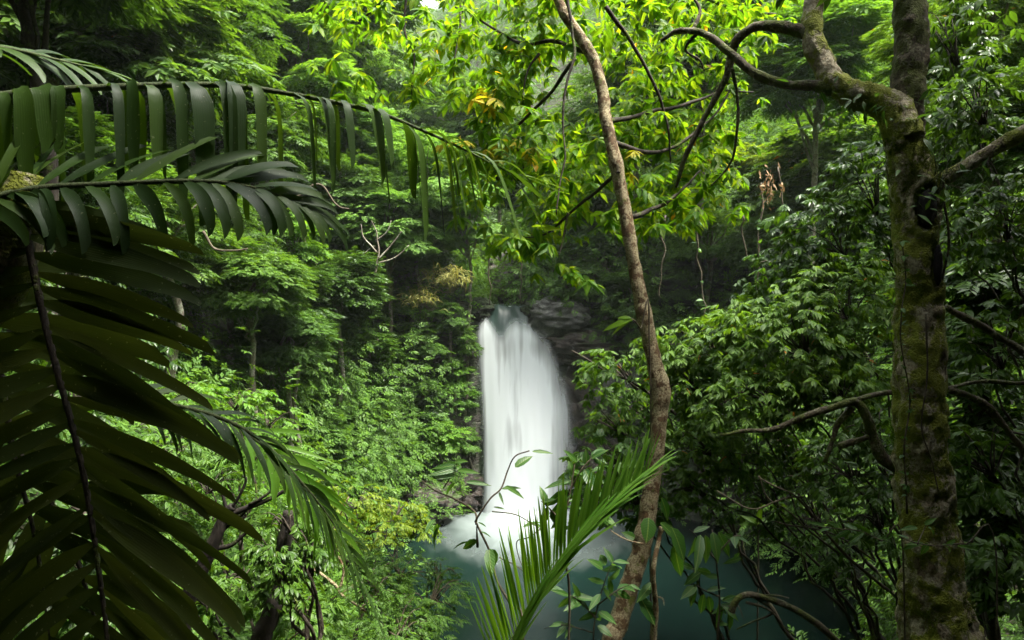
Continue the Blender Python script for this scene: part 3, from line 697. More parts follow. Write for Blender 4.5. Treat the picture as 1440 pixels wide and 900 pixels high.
# above and right of the fall
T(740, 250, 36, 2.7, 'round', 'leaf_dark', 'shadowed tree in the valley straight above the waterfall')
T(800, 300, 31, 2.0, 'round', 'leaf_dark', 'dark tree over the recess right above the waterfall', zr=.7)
T(700, 215, 42, 3.0, 'fine', 'leaf_hill', 'tree in the valley right of the long frond tip')
T(850, 370, 27, 1.6, 'loose', 'leaf_dark', 'dark leafy tree between the slender trunk and the fall top', zr=.8)
T(800, 400, 28.0, .8, 'fine', 'leaf_hill', 'small shrub above the rounded grey boulder', cat='shrub', name='shrub')
T(855, 470, 26.2, .9, 'fine', 'leaf_hill', 'shrub on the mossy boulder right of the fall', cat='shrub', name='shrub', zr=.7)
T(900, 170, 28, 3.2, 'fine', 'leaf_hill', 'fine-leaved tree behind the slender trunk near the top')
T(985, 40, 26, 3.2, 'round', 'leaf_hill', 'rounded tree behind the forked grey branch at the top')
T(1060, 130, 20, 2.0, 'tiered', 'leaf_bright', 'bright yellowish tiered tree under the curved grey branch')
T(1100, 235, 18.5, 1.5, 'tiered', 'leaf_yellow', 'yellow-green shrubby tree above the vine-hung rock wall', zr=.6)
T(990, 235, 20, 1.7, 'tiered', 'leaf_yellow', 'yellow-green tiered tree right of the slender trunk', zr=.6)
T(1150, 90, 22, 2.6, 'round', 'leaf_bright', 'green tree behind the bend of the big mossy tree')
T(1215, 60, 18, 2.2, 'round', 'leaf_hill', 'mid green tree left of the big tree top')
T(1380, 60, 13, 1.8, 'tiered', 'leaf_glossy', 'lit tree in the top right corner')
T(1400, 190, 10.5, 1.4, 'round', 'leaf_dark', 'dark tree above the right-hand limb of the mossy tree')
T(1180, 260, 13, 1.6, 'broad', 'leaf_glossy', 'glossy broad-leaved tree left of the knot hole', bark='bark_dark')
T(1395, 360, 8.5, 1.15, 'broad', 'leaf_dark', 'dark broad-leaved shrub at the right edge under the limb', bark='bark_dark')
T(1390, 560, 8, 1.1, 'round', 'leaf_dark', 'dark shrub at the right edge halfway down the mossy trunk', bark='bark_dark')
T(1410, 700, 7.5, 1.0, 'broad', 'leaf_dark', 'shadowed shrub in the right corner behind the trunk base', bark='bark_dark')
T(935, 305, 26, 1.5, 'fine', 'leaf_hill', 'leafy shrub on the dark slope just right of the slender trunk', cat='shrub', name='shrub')
T(1000, 335, 26, 1.5, 'loose', 'leaf_hill', 'loose shrub over the dark rock wall on the right slope', cat='shrub', name='shrub')
T(965, 400, 26, 1.5, 'fine', 'leaf_dark', 'dark shrub low on the slope between slender trunk and rock wall', cat='shrub', name='shrub')
T(1075, 345, 24, 1.5, 'round', 'leaf_dark', 'dark shrub to the right of the vine-hung rock wall', cat='shrub', name='shrub')
T(890, 420, 26, 1.4, 'round', 'leaf_hill', 'shrub behind the slender trunk above the rocks right of the fall', cat='shrub', name='shrub')
# unseen trees added out of frame to shade the foreground
SHADE = [(-6.5, -1, 15, 5.2), (-11, 6, 17, 5), (1, -5, 15.5, 5), (-2, -10, 17, 6), (-13, 14, 21, 4.5),
         (-4.6, 2.4, 12.2, 3.4), (7.4, 3.0, 12.8, 2.6), (7.5, -2, 15, 5.2), (2.6, -.8, 11.8, 2.0), (.95, 1.3, 12.2, .85), (6.9, 3.0, 12.6, 2.6), (7.6, 5.0, 12.0, 2.5), (-4, -3.4, 9.8, 3.0), (1.0, -4, 9.8, 3.0), (5.5, -2.6, 10.2, 3.2), (-7.5, 3.0, 10.5, 3.0), (8.6, 3.2, 10.0, 2.6)]
for k, (x, y, z, r) in enumerate(SHADE):
    tx, ty = (x * 1.15, y - .5) if abs(x) > 5.5 else (x * 1.4, min(y - .5, -2.8))
    root = thing('added_shade_tree', 'unseen tree added beside the viewpoint to shade it, out of the frame', 'tree', (tx, ty, hz(tx, ty)), 'unseen trees added around the viewpoint for shade')
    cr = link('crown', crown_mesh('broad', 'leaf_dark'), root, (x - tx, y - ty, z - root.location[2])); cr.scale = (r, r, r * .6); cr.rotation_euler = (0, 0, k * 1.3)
    bb = Buf(); bp = np.array(root.location); tube(bb, [bp - [0, 0, .4], bp + [.1, 0, 3], bp * .5 + np.array([x, y, z]) * .5, [x, y, z + 1]], [.26, .2, .17, .06], 12, 6, .1, 3, k)
    bb.build('trunk', MAT['bark_dark'], root)

# ---------------------------------------------------------------- the slender leaning tree in front of the waterfall
def pts_px(l, d0, d1=None):
    n = len(l); return [P(x, y, d0 + ((d1 if d1 is not None else d0) - d0) * i / max(1, n - 1)) for i, (x, y) in enumerate(l)]
def lerp_path(p, t):
    p = np.asarray(p); s = np.concatenate([[0], np.cumsum(np.linalg.norm(np.diff(p, axis=0), axis=1))]); q = t * s[-1]
    return np.array([np.interp(q, s, p[:, k]) for k in range(3)])
leafM = leaf_mid(1.0, .38, .04, .22)
leafN = leaf_mid(1.0, .32, .03, .30, ((.15, .5), (.42, 1.0), (.75, .6)))
leafO = leaf_mid(1.0, .50, .05, .22, ((.12, .62), (.38, 1.0), (.7, .75)))
rng = np.random.default_rng(77)
whorls = [spray(rng, 8, .62, .36, leafM, droop=.55, pal=True, jit=.3) for _ in range(4)] + [spray(rng, 9, .50, .36, leafM, droop=.45, jit=.3) for _ in range(3)]
pinn = [spray(rng, 11, .46, .40, leafM, droop=.4, jit=.3) for _ in range(4)] + [spray(rng, 8, .55, .40, leafM, droop=.5, pal=True, jit=.35) for _ in range(2)]

base = P(858, 925, 5.0); base = np.array([base[0] - .05, 5.0, hz(base[0], 5.0)])
st = thing('slender_tree', 'slender leaning tree with mottled brown trunk and yellow-green leaves before the waterfall', 'tree', base)
tr_px = [(858, 925), (868, 880), (886, 820), (905, 760), (915, 700), (922, 650), (926, 600), (928, 548), (918, 500), (905, 440), (890, 370), (879, 300), (866, 230), (852, 170), (848, 130), (830, 75), (800, 28), (786, 0), (768, -70), (752, -190)]
tr_w = [29, 28, 26, 24, 23, 22, 21, 23, 21, 19, 18, 18, 17, 17, 16, 16, 15, 14, 13, 11]
tp = pts_px(tr_px, 5.0, 5.7)
def knots(V, dirs):
    K = [(tp[7] + np.array([.06, -.04, 0]), .10, .016), (tp[12] + np.array([.03, -.05, 0]), .09, .02), (tp[9], .12, .012), (tp[3] + np.array([-.05, -.05, .05]), .08, .02)]
    for c, s_, a in K:
        d = np.linalg.norm(V - c, axis=-1); V = V + dirs * (a * np.exp(-(d / s_) ** 2))[..., None]
    return V
b = Buf(); tube(b, [base - [0, 0, .3], base] + tp, [.10, .105] + [w_ / 2 / F * q[1] for w_, q in zip(tr_w, tp)], 28, 9, .13, 16, 4, rings=.05, extra=knots, wob=.012)
b.build('trunk', MAT['bark_slender'], st)
BR = [  # dark thin branches of its crown
 ([(800, -20), (804, 40), (808, 80), (795, 130), (792, 200), (788, 260), (784, 300)], 5.3, 5.2, 5),
 ([(850, 10), (880, 50), (905, 90), (925, 135), (940, 180), (945, 230)], 5.5, 5.8, 7),
 ([(808, 80), (770, 130), (740, 165), (722, 195), (738, 235), (728, 260)], 5.3, 6.4, 6),
 ([(852, 170), (900, 160), (960, 150), (1010, 130), (1060, 130)], 5.6, 6.6, 8),
 ([(860, 200), (905, 215), (950, 205), (1000, 165), (1030, 120)], 5.5, 6.6, 8),
 ([(884, 305), (925, 290), (960, 265), (985, 240)], 5.4, 6.2, 8),
 ([(830, 75), (780, 55), (740, 60), (690, 40), (640, 10)], 5.6, 6.6, 8),
 ([(786, 0), (720, -30), (640, -40), (560, -10), (505, 30)], 5.7, 6.8, 10),
 ([(572, -20), (568, 40), (580, 80), (578, 120), (578, 135)], 6.5, 6.4, 4),
 ([(650, -20), (648, 40), (640, 80), (637, 110)], 6.5, 6.4, 4),
 ([(750, -100), (830, -60), (930, -30), (1020, 10), (1090, 20)], 5.8, 7.2, 10),
 ([(870, 240), (840, 270), (800, 300), (770, 325), (735, 335)], 5.4, 6.0, 6),
 ([(800, 300), (790, 340), (785, 362)], 5.7, 5.6, 4),
 ([(757, 75), (740, 100), (733, 140)], 5.7, 5.7, 4),
 ([(700, 250), (716, 262), (726, 258)], 6.2, 6.4, 5),
]
b = Buf(); brp = []
for k, (pp, a, c, w_) in enumerate(BR):
    q = pts_px(pp, a, c); brp.append(q); tube(b, q, list(np.linspace(w_, w_ * .35, len(q)) / 2 / F * a), 7, 5, .12, 12, k, wob=.03)
b.build('branches', MAT['bark_dark'], st)
# foliage: clusters hung through the crown
def in_clusters(regs, rng):
    O = []
    for (x0, y0, x1, y1, n, d0, d1) in regs:
        for _ in range(n):
            for _try in range(6):
                px, py, Y = rng.uniform(x0, x1), rng.uniform(y0, y1), rng.uniform(d0, d1)
                if vnoise(np.array([[px * .022, py * .022, 3 + Y * .25]]), 8)[0] + rng.uniform(-.55, .4) > -.06: break
            O.append(P(px, py, Y))
    return np.array(O)
def leaf_mass(buf, O, tpl, rng, size, centre=None, droop=.25, mat=0):
    n = len(O); a = rng.uniform(0, 2 * np.pi, n); D = np.stack([np.cos(a), np.sin(a), -droop * rng.uniform(.2, 1.5, n)], -1)
    if centre is not None: D = D + .8 * norm(O - centre) * np.array([1, 1, .3])
    U = np.array([0, 0, 1.0]) + rng.normal(0, .3, (n, 3)); scatter(buf, tpl, D, U, rng.uniform(size[0], size[1], n), O, rng, mat)
regs = [(470, -60, 640, 55, 34, 6.0, 7.4), (500, 30, 640, 110, 16, 6.0, 7.0), (560, 110, 600, 125, 2, 6.2, 6.4), (455, 85, 500, 105, 3, 6.1, 6.4),
        (640, -60, 800, 50, 60, 5.6, 7.4), (650, 40, 800, 150, 62, 5.8, 7.6), (690, 130, 860, 240, 62, 5.6, 7.6), (640, 190, 720, 225, 10, 5.8, 6.6),
        (800, -60, 1000, 60, 70, 5.8, 7.8), (860, 40, 1060, 160, 80, 5.9, 8.0), (870, 150, 1040, 250, 76, 5.8, 8.0), (880, 240, 1020, 310, 34, 5.6, 7.4),
        (740, 230, 860, 330, 34, 5.6, 7.0), (700, 310, 770, 345, 12, 5.7, 6.4), (770, 350, 800, 385, 4, 5.5, 5.8), (1000, -40, 1110, 60, 30, 6.4, 8.0), (640, 240, 700, 300, 8, 6.4, 7.4),
        (600, -500, 1150, -60, 50, 4.0, 8.5)]
regs = [(a, c, d, e, int(n * (2.4 if c > -100 else 1)), f, h) for a, c, d, e, n, f, h in regs]
O = in_clusters(regs, rng); b = Buf()
leaf_mass(b, O, whorls, rng, (.16, .27)); b.build('crown', MAT['leaf_sun'], st, smooth=False)
b = Buf(); O2 = in_clusters([(650, 120, 705, 145, 5, 5.7, 6.0), (720, 190, 756, 212, 5, 5.6, 6.0), (640, 190, 672, 212, 4, 5.8, 6.0), (880, 205, 950, 240, 2, 5.7, 6.0)], rng)
leaf_mass(b, O2, whorls, rng, (.16, .22)); b.build('yellowing_leaves', MAT['leaf_yellowing'], st, smooth=False)['label'] = 'yellow and orange leaves among the green ones'

# ---------------------------------------------------------------- the big mossy tree on the right
mb = np.array([P(1335, 950, 4.6)[0], 4.6, 0]); mb[2] = hz(mb[0], mb[1])
mt = thing('mossy_tree', 'big mossy tree with a dark knot hole and forked grey limbs, filling the right side', 'tree', mb)
m_px = [(1345, 1000), (1332, 930), (1322, 870), (1312, 800), (1302, 700), (1294, 610), (1292, 500), (1292, 420), (1290, 350), (1289, 300), (1286, 255), (1276, 215), (1266, 185), (1254, 150)]
m_w = [132, 105, 88, 75, 70, 65, 61, 58, 58, 62, 60, 50, 45, 40]
mp = pts_px(m_px, 4.6, 4.6)
def hole(V, dirs):
    c = mp[9] + np.array([-.01, -.17, .02]); d = V - c; q = np.sqrt((d[..., 0] / .062) ** 2 + (d[..., 1] / .2) ** 2 + (d[..., 2] / .125) ** 2)
    V = V - dirs * (.15 * np.exp(-q ** 4))[..., None] + dirs * (.028 * np.exp(-((q - 1.35) / .35) ** 2))[..., None]
    c = mp[8] + np.array([.05, -.16, -.14]); d = V - c; q = np.sqrt((d[..., 0] / .035) ** 2 + (d[..., 1] / .2) ** 2 + (d[..., 2] / .16) ** 2)
    V = V - dirs * (.05 * np.exp(-q ** 4))[..., None]
    ang = np.arctan2(dirs[..., 1], dirs[..., 0]); zf = np.clip((P(0, 780, 4.6)[2] - V[..., 2]) / 1.2, 0, 1)
    return V + dirs * (zf * .10 * np.clip(np.sin(ang * 3 + .6), -.3, 1))[..., None]
b = Buf(); tube(b, [mb - [0, 0, .4]] + mp, [.42] + [w_ / 2 / F * 4.6 for w_ in m_w], 96, 22, .17, 6, 12, rings=.05, extra=hole, wob=.015)
b.build('trunk', MAT['bark_moss'], mt)
LIMBS = [
 ([(1272, 200), (1258, 160), (1232, 142), (1200, 132), (1172, 112), (1156, 88), (1141, 45), (1146, 5), (1165, -40), (1180, -120)], [50, 48, 40, 36, 33, 32, 28, 26, 24, 20], 4.6, 4.9, 'limb'),
 ([(1172, 122), (1140, 120), (1105, 118), (1062, 102), (1022, 70), (990, 46), (956, 42), (930, 55)], [22, 15, 13, 13, 12, 10, 9, 5], 4.7, 5.2, 'branch'),
 ([(1146, 50), (1118, 42), (1085, 36), (1060, 38), (1040, 54), (1031, 78), (1022, 112), (1000, 150), (974, 196), (958, 236), (950, 262)], [24, 17, 15, 14, 13, 12, 11, 9, 8, 7, 4], 4.8, 5.3, 'branch'),
 ([(1290, 262), (1318, 254), (1345, 241), (1390, 214), (1445, 186), (1520, 150)], [40, 22, 17, 18, 20, 18], 4.6, 4.3, 'limb'),
 ([(1272, 260), (1276, 190), (1279, 120), (1281, 50), (1279, -20), (1282, -140)], [40, 46, 45, 44, 42, 36], 4.75, 5.0, 'limb'),
 ([(985, 45), (965, 70), (985, 85), (990, 100)], [6, 4, 3, 2], 5.1, 5.3, 'branch'),
 ([(1028, 95), (1035, 135), (1035, 200), (1028, 230), (1000, 262)], [6, 5, 4, 3, 2], 5.0, 5.3, 'branch'),
 ([(975, 45), (985, 15), (970, -10)], [6, 5, 4], 5.1, 5.2, 'branch'),
]
for k, (pp, ww, a, c, nm) in enumerate(LIMBS):
    q = pts_px(pp, a, c); b = Buf(); tube(b, q, [w_ / 2 / F * 4.8 for w_ in ww], 36 if nm == 'limb' else 14, 14, .2, 9, 40 + k, rings=.04, wob=.02)
    b.build(nm, MAT['bark_branch' if k in (1, 2, 4, 5, 6, 7) else 'bark_moss'], mt)
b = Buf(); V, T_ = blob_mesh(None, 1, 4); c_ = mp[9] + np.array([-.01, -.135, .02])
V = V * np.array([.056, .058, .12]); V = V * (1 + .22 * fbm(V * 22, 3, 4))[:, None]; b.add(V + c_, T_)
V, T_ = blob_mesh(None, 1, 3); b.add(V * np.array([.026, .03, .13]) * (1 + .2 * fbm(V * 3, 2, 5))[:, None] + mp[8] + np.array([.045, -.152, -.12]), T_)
b.build('knot_hole_shade', MAT['hole_shade'], mt)  # black lumps set in the hollows as painted shade
# moss tufts on the bark
b = Buf(); r2 = np.random.default_rng(3); O, D = [], []
mpt, mrad = resample(mp, [w_ / 2 / F * 4.6 for w_ in m_w], 10)
for _ in range(9000):
    i_ = r2.integers(20, len(mpt)); an = r2.normal(-1.9, 1.1); dr = np.array([math.cos(an), math.sin(an), 0]); o_ = mpt[i_] + dr * mrad[i_] * 1.0 + np.array([0, 0, r2.uniform(-.03, .03)])
    if fbm(o_[None] * 5, 3, 66)[0] + r2.uniform(-.2, .25) > .08: O.append(o_); D.append(dr + np.array([0, 0, r2.normal(.2, .7)]) + r2.normal(0, .4, 3))
O = np.array(O); D = np.array(D)
moss_t = join([(V_ * 1.0, T_, A_) for V_, T_, A_ in [place(leaf_lo(1, .3), frames(r2.normal(0, 1, (5, 3)) + [1.2, 0, 0], r2.normal(0, 1, (5, 3))), np.zeros((5, 3)), r2.uniform(.6, 1.2, 5))]])
scatter(b, [moss_t], D, r2.normal(0, 1, D.shape), r2.uniform(.008, .022, len(O)), O, r2)
b.build('moss', MAT['moss_tuft'], mt, smooth=False)
# crown of the mossy tree, mostly above the frame
b = Buf(); O = in_clusters([(1090, -420, 1500, -70, 160, 4.0, 6.5), (1300, -60, 1440, 40, 14, 6.0, 7.5)], r2); leaf_mass(b, O, pinn, r2, (.25, .4)); b.build('crown', MAT['leaf_dark'], mt, smooth=False)
# climbers on the trunk
def vine(name, label, pp, a, c, wpx, leaves=0, mat='twig', lmat='leaf_sapling', lsize=(.04, .07), seed=0, cat='vine', wob=.03):
    q = pts_px(pp, a, c); root = thing(name, label, cat, q[0])
    b = Buf(); p = tube(b, q, list(np.linspace(wpx, wpx * .5, len(q)) / 2 / F * a), 6, 6, .1, 12, seed, wob=wob); b.build('stem', MAT[mat], root)
    if leaves:
        rg = np.random.default_rng(seed + 1); b = Buf(); i_ = rg.integers(2, len(p), leaves); O = p[i_]
        D = rg.normal(0, 1, (leaves, 3)) * [1, 1, .6] + [0, -.2, -.35]; V, T_, A = place(leafO, frames(D, rg.normal(0, .5, (leaves, 3)) + [0, -.4, 1]), O, rg.uniform(lsize[0], lsize[1], leaves)); b.add(V, T_, 0, A)
        b.build('leaves', MAT[lmat], root)
    return root
vine('climbing_vine', 'thin pale vine wriggling down the front of the mossy trunk', [(1300, 440), (1306, 520), (1298, 600), (1312, 650), (1318, 690)], 4.4, 4.4, 3, 0, seed=1)
vine('climbing_vine', 'thin woody vine along the right edge of the mossy trunk', [(1325, 250), (1330, 330), (1322, 420), (1328, 520), (1326, 600), (1340, 720)], 4.5, 4.5, 4, 6, seed=2)
b = Buf(); ep = thing('epiphyte', 'thin-leaved epiphyte sprouting beside the right limb of the mossy tree', 'plant', P(1322, 250, 4.5)); r2 = np.random.default_rng(8)
for k in range(22):
    o_ = P(1318 + r2.normal(0, 10), 255 + r2.normal(0, 22), 4.4); L_ = r2.uniform(.15, .4); dx_ = r2.uniform(-.6, 1.0)
    tube(b, [o_, o_ + L_ * np.array([dx_ * .5, -.25, .25]), o_ + L_ * np.array([dx_, -.3, -.1 - .4 * r2.random()])], [.003, .002, .001], 4, 4, seed=k)
b.build('stems', MAT['twig_green'], ep); b = Buf(); n = 46; O = np.array([P(1325 + r2.normal(8, 32), 268 + r2.normal(0, 30), 4.35 + r2.uniform(-.1, .1)) for _ in range(n)])
V, T_, A = place(leafN, frames(r2.normal(0, 1, (n, 3)) + [.5, -.3, -.5], r2.normal(0, .4, (n, 3)) + [0, -.5, 1]), O, r2.uniform(.05, .13, n)); b.add(V, T_, 0, A); b.build('leaves', MAT['leaf_sapling'], ep)
b = Buf(); ep = thing('epiphyte', 'leafy epiphyte in the crotch under the forked grey limb', 'plant', P(1240, 165, 4.6)); n = 90
O = np.array([P(1205 + r2.normal(0, 48), 160 + r2.normal(0, 16), 4.55 + r2.uniform(-.15, .15)) for _ in range(n)])
V, T_, A = place(leafN, frames(r2.normal(0, 1, (n, 3)) + [0, -.3, -.4], r2.normal(0, .4, (n, 3)) + [0, -.5, 1]), O, r2.uniform(.05, .11, n)); b.add(V, T_, 0, A); b.build('leaves', MAT['leaf_sapling'], ep)

# ---------------------------------------------------------------- glossy-leaved trees and shrubs leaning over the pool from the right bank
def leaning(name, label, blobs, dens, size, mat, seed, root_px=None, stems=(), tpl=None, cat='shrub', bark='bark_dark', droop=.3, extra_regs=()):
    """blobs: (px, py, distance, half-width px, half-height px); foliage sits in flattened tiers in each"""
    rg = np.random.default_rng(seed); allO, cen = [], []
    for (px, py, Y, hw, hh) in blobs:
        c = P(px, py, Y); s = Y / F; n = int(dens * 2.7 * hw * hh / 1000)
        a = rg.uniform(0, 2 * np.pi, n); rr = rg.random(n) ** .45; ph = rg.uniform(-1, 1, n)
        q = np.stack([np.cos(a) * rr * hw * s, np.sin(a) * rr * hw * s * .75, np.sign(ph) * np.abs(ph) ** .8 * np.sqrt(np.maximum(.05, 1 - rr ** 2 * .8)) * hh * s], -1)
        q[:, 2] -= .10 * rr * hw * s
        keep = vnoise((q + c) * (2.2 / max(.6, hw * s)), seed) + rg.uniform(-.5, .5, n) > -.18
        allO.append(q[keep] + c); cen.append(np.tile(c, (keep.sum(), 1)))
    O = np.concatenate(allO); C = np.concatenate(cen)
    r0 = P(*root_px) if root_px else np.array([P(*blobs[0][:3])[0] + .6, blobs[0][2], 0])
    r0[2] = hz(r0[0], r0[1]); root = thing(name, label, cat, r0)
    b = Buf(); top = r0 + np.array([0, 0, .3])
    hub = r0 + (np.mean(C, axis=0) - r0) * .45 + np.array([.3, 0, -.1]); L0 = np.linalg.norm(hub - r0)
    tube(b, [r0 - [0, 0, .2], r0 * .6 + hub * .4 + [.15, 0, 0], hub], [.045, .038, .028], 9, 9, .12, 8, seed, wob=.12)
    for k, (px, py, Y, hw, hh) in enumerate(blobs):
        c = P(px, py, Y); L_ = np.linalg.norm(c - hub); m = hub * .5 + c * .5 + np.array([0, 0, .12 * L_])
        tube(b, [hub, m, c], [.02, .012, .005], 6, 9, .1, 8, seed + k, wob=.14)
        sel = rg.permutation(len(allO[k]))[:int(6 + hw * .12)]
        for j in sel:
            e = allO[k][j]; tube(b, [m * .25 + c * .75, (c + e) / 2 + [0, 0, .03], e], [.009, .006, .002], 4, 3, .1, 8, j, wob=.04)
    for pp, a, c_, w_ in stems:
        q = pts_px(pp, a, c_); tube(b, q, list(np.linspace(w_, w_ * .5, len(q)) / 2 / F * a), 8, 6, .12, 9, seed + 5, wob=.03)
    b.build('stems', MAT[bark], root)
    b = Buf(); leaf_mass(b, O, tpl or pinn, rg, (size[0] * .62, size[1] * .62), C, droop); b.build('foliage', MAT[mat], root, smooth=False)
    return root
L = leaning
L('overhanging_shrub', 'bright leafy branch reaching toward the waterfall left of the slender trunk', [(870, 520, 9.0, 55, 40), (850, 590, 9.2, 30, 22), (895, 570, 9.4, 40, 45)], 34, (.22, .36), 'leaf_glossy', 101, (1200, 660, 8.6), stems=[([(960, 590), (900, 545), (850, 520), (805, 495)], 8.8, 9.0, 5)])
L('overhanging_shrub', 'shrub with lit leaf tiers just right of the slender trunk', [(985, 480, 8.4, 75, 38), (1040, 455, 8.6, 60, 40), (960, 530, 8.2, 40, 40)], 34, (.24, .38), 'leaf_glossy', 102, (1290, 660, 8.0))
L('overhanging_tree', 'broad glossy tree in the middle of the right bank, left of the mossy trunk', [(1110, 470, 7.6, 95, 70), (1180, 420, 7.8, 70, 70), (1060, 550, 7.4, 70, 50), (1170, 540, 7.3, 70, 55)], 26, (.22, .36), 'leaf_glossy', 103, (1400, 700, 7.2), cat='tree')
L('overhanging_tree', 'dark glossy tree below the grey fork, between yellow foliage and the mossy trunk', [(1170, 330, 8.4, 80, 70), (1110, 390, 8.8, 60, 50), (1220, 260, 8.2, 55, 70)], 26, (.24, .38), 'leaf_dark', 104, (1400, 640, 7.8), cat='tree')
L('overhanging_shrub', 'lower shrub hanging over the dark water right of the slender trunk', [(980, 620, 8.0, 60, 45), (1050, 630, 8.2, 70, 45), (960, 680, 7.8, 30, 30)], 28, (.20, .34), 'leaf_glossy', 105, (1300, 720, 7.8))
L('overhanging_shrub', 'broad-leaved shrub in front of the rocks right of the fall foot', [(850, 640, 8.4, 42, 34), (880, 690, 8.2, 40, 34), (838, 690, 8.6, 22, 26)], 30, (.26, .42), 'leaf_sapling', 106, (1120, 800, 7.8), tpl=[spray(rng, 6, .62, .48, leafO, droop=.5, pal=True, jit=.4) for _ in range(3)])
L('bank_shrub', 'dark tangled shrub at the left foot of the mossy trunk', [(1190, 650, 6.0, 60, 45), (1225, 590, 6.2, 50, 50), (1230, 720, 5.6, 40, 40)], 20, (.18, .30), 'leaf_dark', 107, (1260, 800, 5.6))
L('bank_shrub', 'shadowed shrub in the bottom right corner', [(1385, 640, 5.6, 60, 60), (1400, 480, 6.0, 50, 80), (1420, 800, 5.0, 40, 60)], 14, (.2, .34), 'leaf_dark', 108, (1440, 860, 5.6))
L('bank_tree', 'dark leafy tree filling the right edge above the limb', [(1370, 130, 7.0, 60, 70), (1410, 300, 6.6, 60, 70), (1355, 330, 7.2, 40, 60), (1330, 40, 7.6, 50, 60)], 18, (.24, .4), 'leaf_dark', 109, (1480, 600, 6.6), cat='tree')
L('overhanging_shrub', 'small-leaved shrub above the pool behind the drooping branch leaves', [(1000, 560, 9.6, 80, 60), (1090, 600, 9.4, 60, 50)], 26, (.18, .28), 'leaf_hill', 110, (1330, 660, 9.2))

L('bank_shrub', 'dark sparse shrub trailing over the black water left of the mossy trunk', [(1060, 690, 8.5, 70, 40), (1140, 715, 8.0, 60, 40), (1200, 770, 7.0, 45, 50), (1110, 640, 8.2, 70, 40)], 10, (.20, .30), 'leaf_dark', 111, (1280, 800, 7.0))
vine('leafy_climber', 'small-leaved climber creeping up the left face of the mossy trunk', [(1275, 720), (1268, 640), (1278, 560), (1266, 470), (1274, 400), (1268, 340)], 4.40, 4.42, 3, 60, seed=21, lsize=(.03, .06), wob=.02)

# ---------------------------------------------------------------- palms
def leaflet(buf, base, d, n, L_, W_, droop, segs=9, twist=0.0, blunt=.6, fold=.12, rg=None, mat=0, early=False):
    """a palm leaflet: a folded strip that leaves along d, blade normal n, and bends down under its weight"""
    d = norm(d); p = np.array(base, float); V, A = [], []; step = L_ / segs
    n = n - d * np.dot(n, d); n = n / (np.linalg.norm(n) + 1e-9)
    jag = rg.uniform(-.25, .25) if rg is not None else 0
    for i_ in range(segs + 1):
        t = i_ / segs
        wv = W_ * min(1, .22 + t * 3.2) * (1 - (1 - blunt) * max(0, t - .55) / .45)
        s = np.cross(n, d); s = s / (np.linalg.norm(s) + 1e-9)
        if twist: s = s * math.cos(twist * t) + n * math.sin(twist * t)
        nn = np.cross(d, s)
        e = wv * .5 * (1 + .06 * math.sin(9 * t + 30 * jag))
        sh = d * (W_ * (jag + .4) * .8) if i_ == segs else 0; sh2 = d * (W_ * (-.5 + jag)) if i_ == segs else 0
        V += [p + s * e + nn * fold * wv + sh2, p + (sh * .3 if i_ == segs else 0), p - s * e + nn * fold * wv + sh]
        A += [[1, t], [0, t], [-1, t]]
        p = p + d * step
        d = norm(d + np.array([0, 0, -1.0]) * droop * ((3.2 * math.exp(-((t - .16) / .17) ** 2) + .15) if early else (.25 + 1.5 * t)) / segs)
        n = n - d * np.dot(n, d); n = n / (np.linalg.norm(n) + 1e-9)
    T_ = []
    for i_ in range(segs):
        a = i_ * 3; T_ += [[a, a + 1, a + 4], [a, a + 4, a + 3], [a + 1, a + 2, a + 5], [a + 1, a + 5, a + 4]]
    buf.add(np.array(V), np.array(T_), mat, np.array(A))
def frond(parent, pts, rads, plane, n_side, lens, wid, angs, droops, mat, seed, sides=(1, -1), t0=.05, t1=1.0, lift=(0, 0), jit=.12, skip=0.0, label=None, bark='twig_green', blunt=.6, widvar=.25, early=False):
    """pts: rachis points; plane: frond face normal; lens/angs/droops: value at base, middle, tip (per side when nested)"""
    rg = np.random.default_rng(seed); b = Buf(); p, r = resample(pts, rads, 10)
    tube(b, pts, rads, 8, 10, .06, 10, seed)
    fr = b.build('frond', MAT[bark], parent)
    if label: fr['label'] = label
    b = Buf(); L3 = lambda v, t: np.interp(t, [0, .5, 1], v)
    tang = norm(np.gradient(p, axis=0)); plane = norm(np.array(plane, float))
    for si, sd in enumerate(sides):
        ns = n_side[si] if hasattr(n_side, '__len__') else n_side
        per = lambda v: v[si] if hasattr(v[0], '__len__') else v
        for i_ in range(ns):
            if rg.random() < skip: continue
            t = t0 + (t1 - t0) * (i_ + rg.uniform(-.25, .25)) / max(1, ns - 1); t = min(max(t, 0), 1); k = t * (len(p) - 1); k0 = min(int(k), len(p) - 2)
            o_ = p[k0] + (p[k0 + 1] - p[k0]) * (k - k0); tg = tang[k0]
            N = plane - tg * np.dot(plane, tg); N = N / np.linalg.norm(N); S = np.cross(tg, N)
            a = math.radians(L3(per(angs), t)) + rg.normal(0, jit)
            d = math.cos(a) * tg + math.sin(a) * sd * S + (lift[si] + rg.normal(0, jit)) * N
            leaflet(b, o_, d, N + rg.normal(0, .15, 3), L3(per(lens), t) * (rg.uniform(.5, 1.15) if early else rg.uniform(.85, 1.1)), wid * rg.uniform(1 - widvar, 1 + widvar) * (1 - .45 * max(0, t - .6) / .4), L3(per(droops), t) * rg.uniform(.7, 1.3), 12 if early else 10, rg.normal(0, .25), blunt, .12, rg, 0, early)
    b.build('leaflets', MAT[mat], fr); return fr

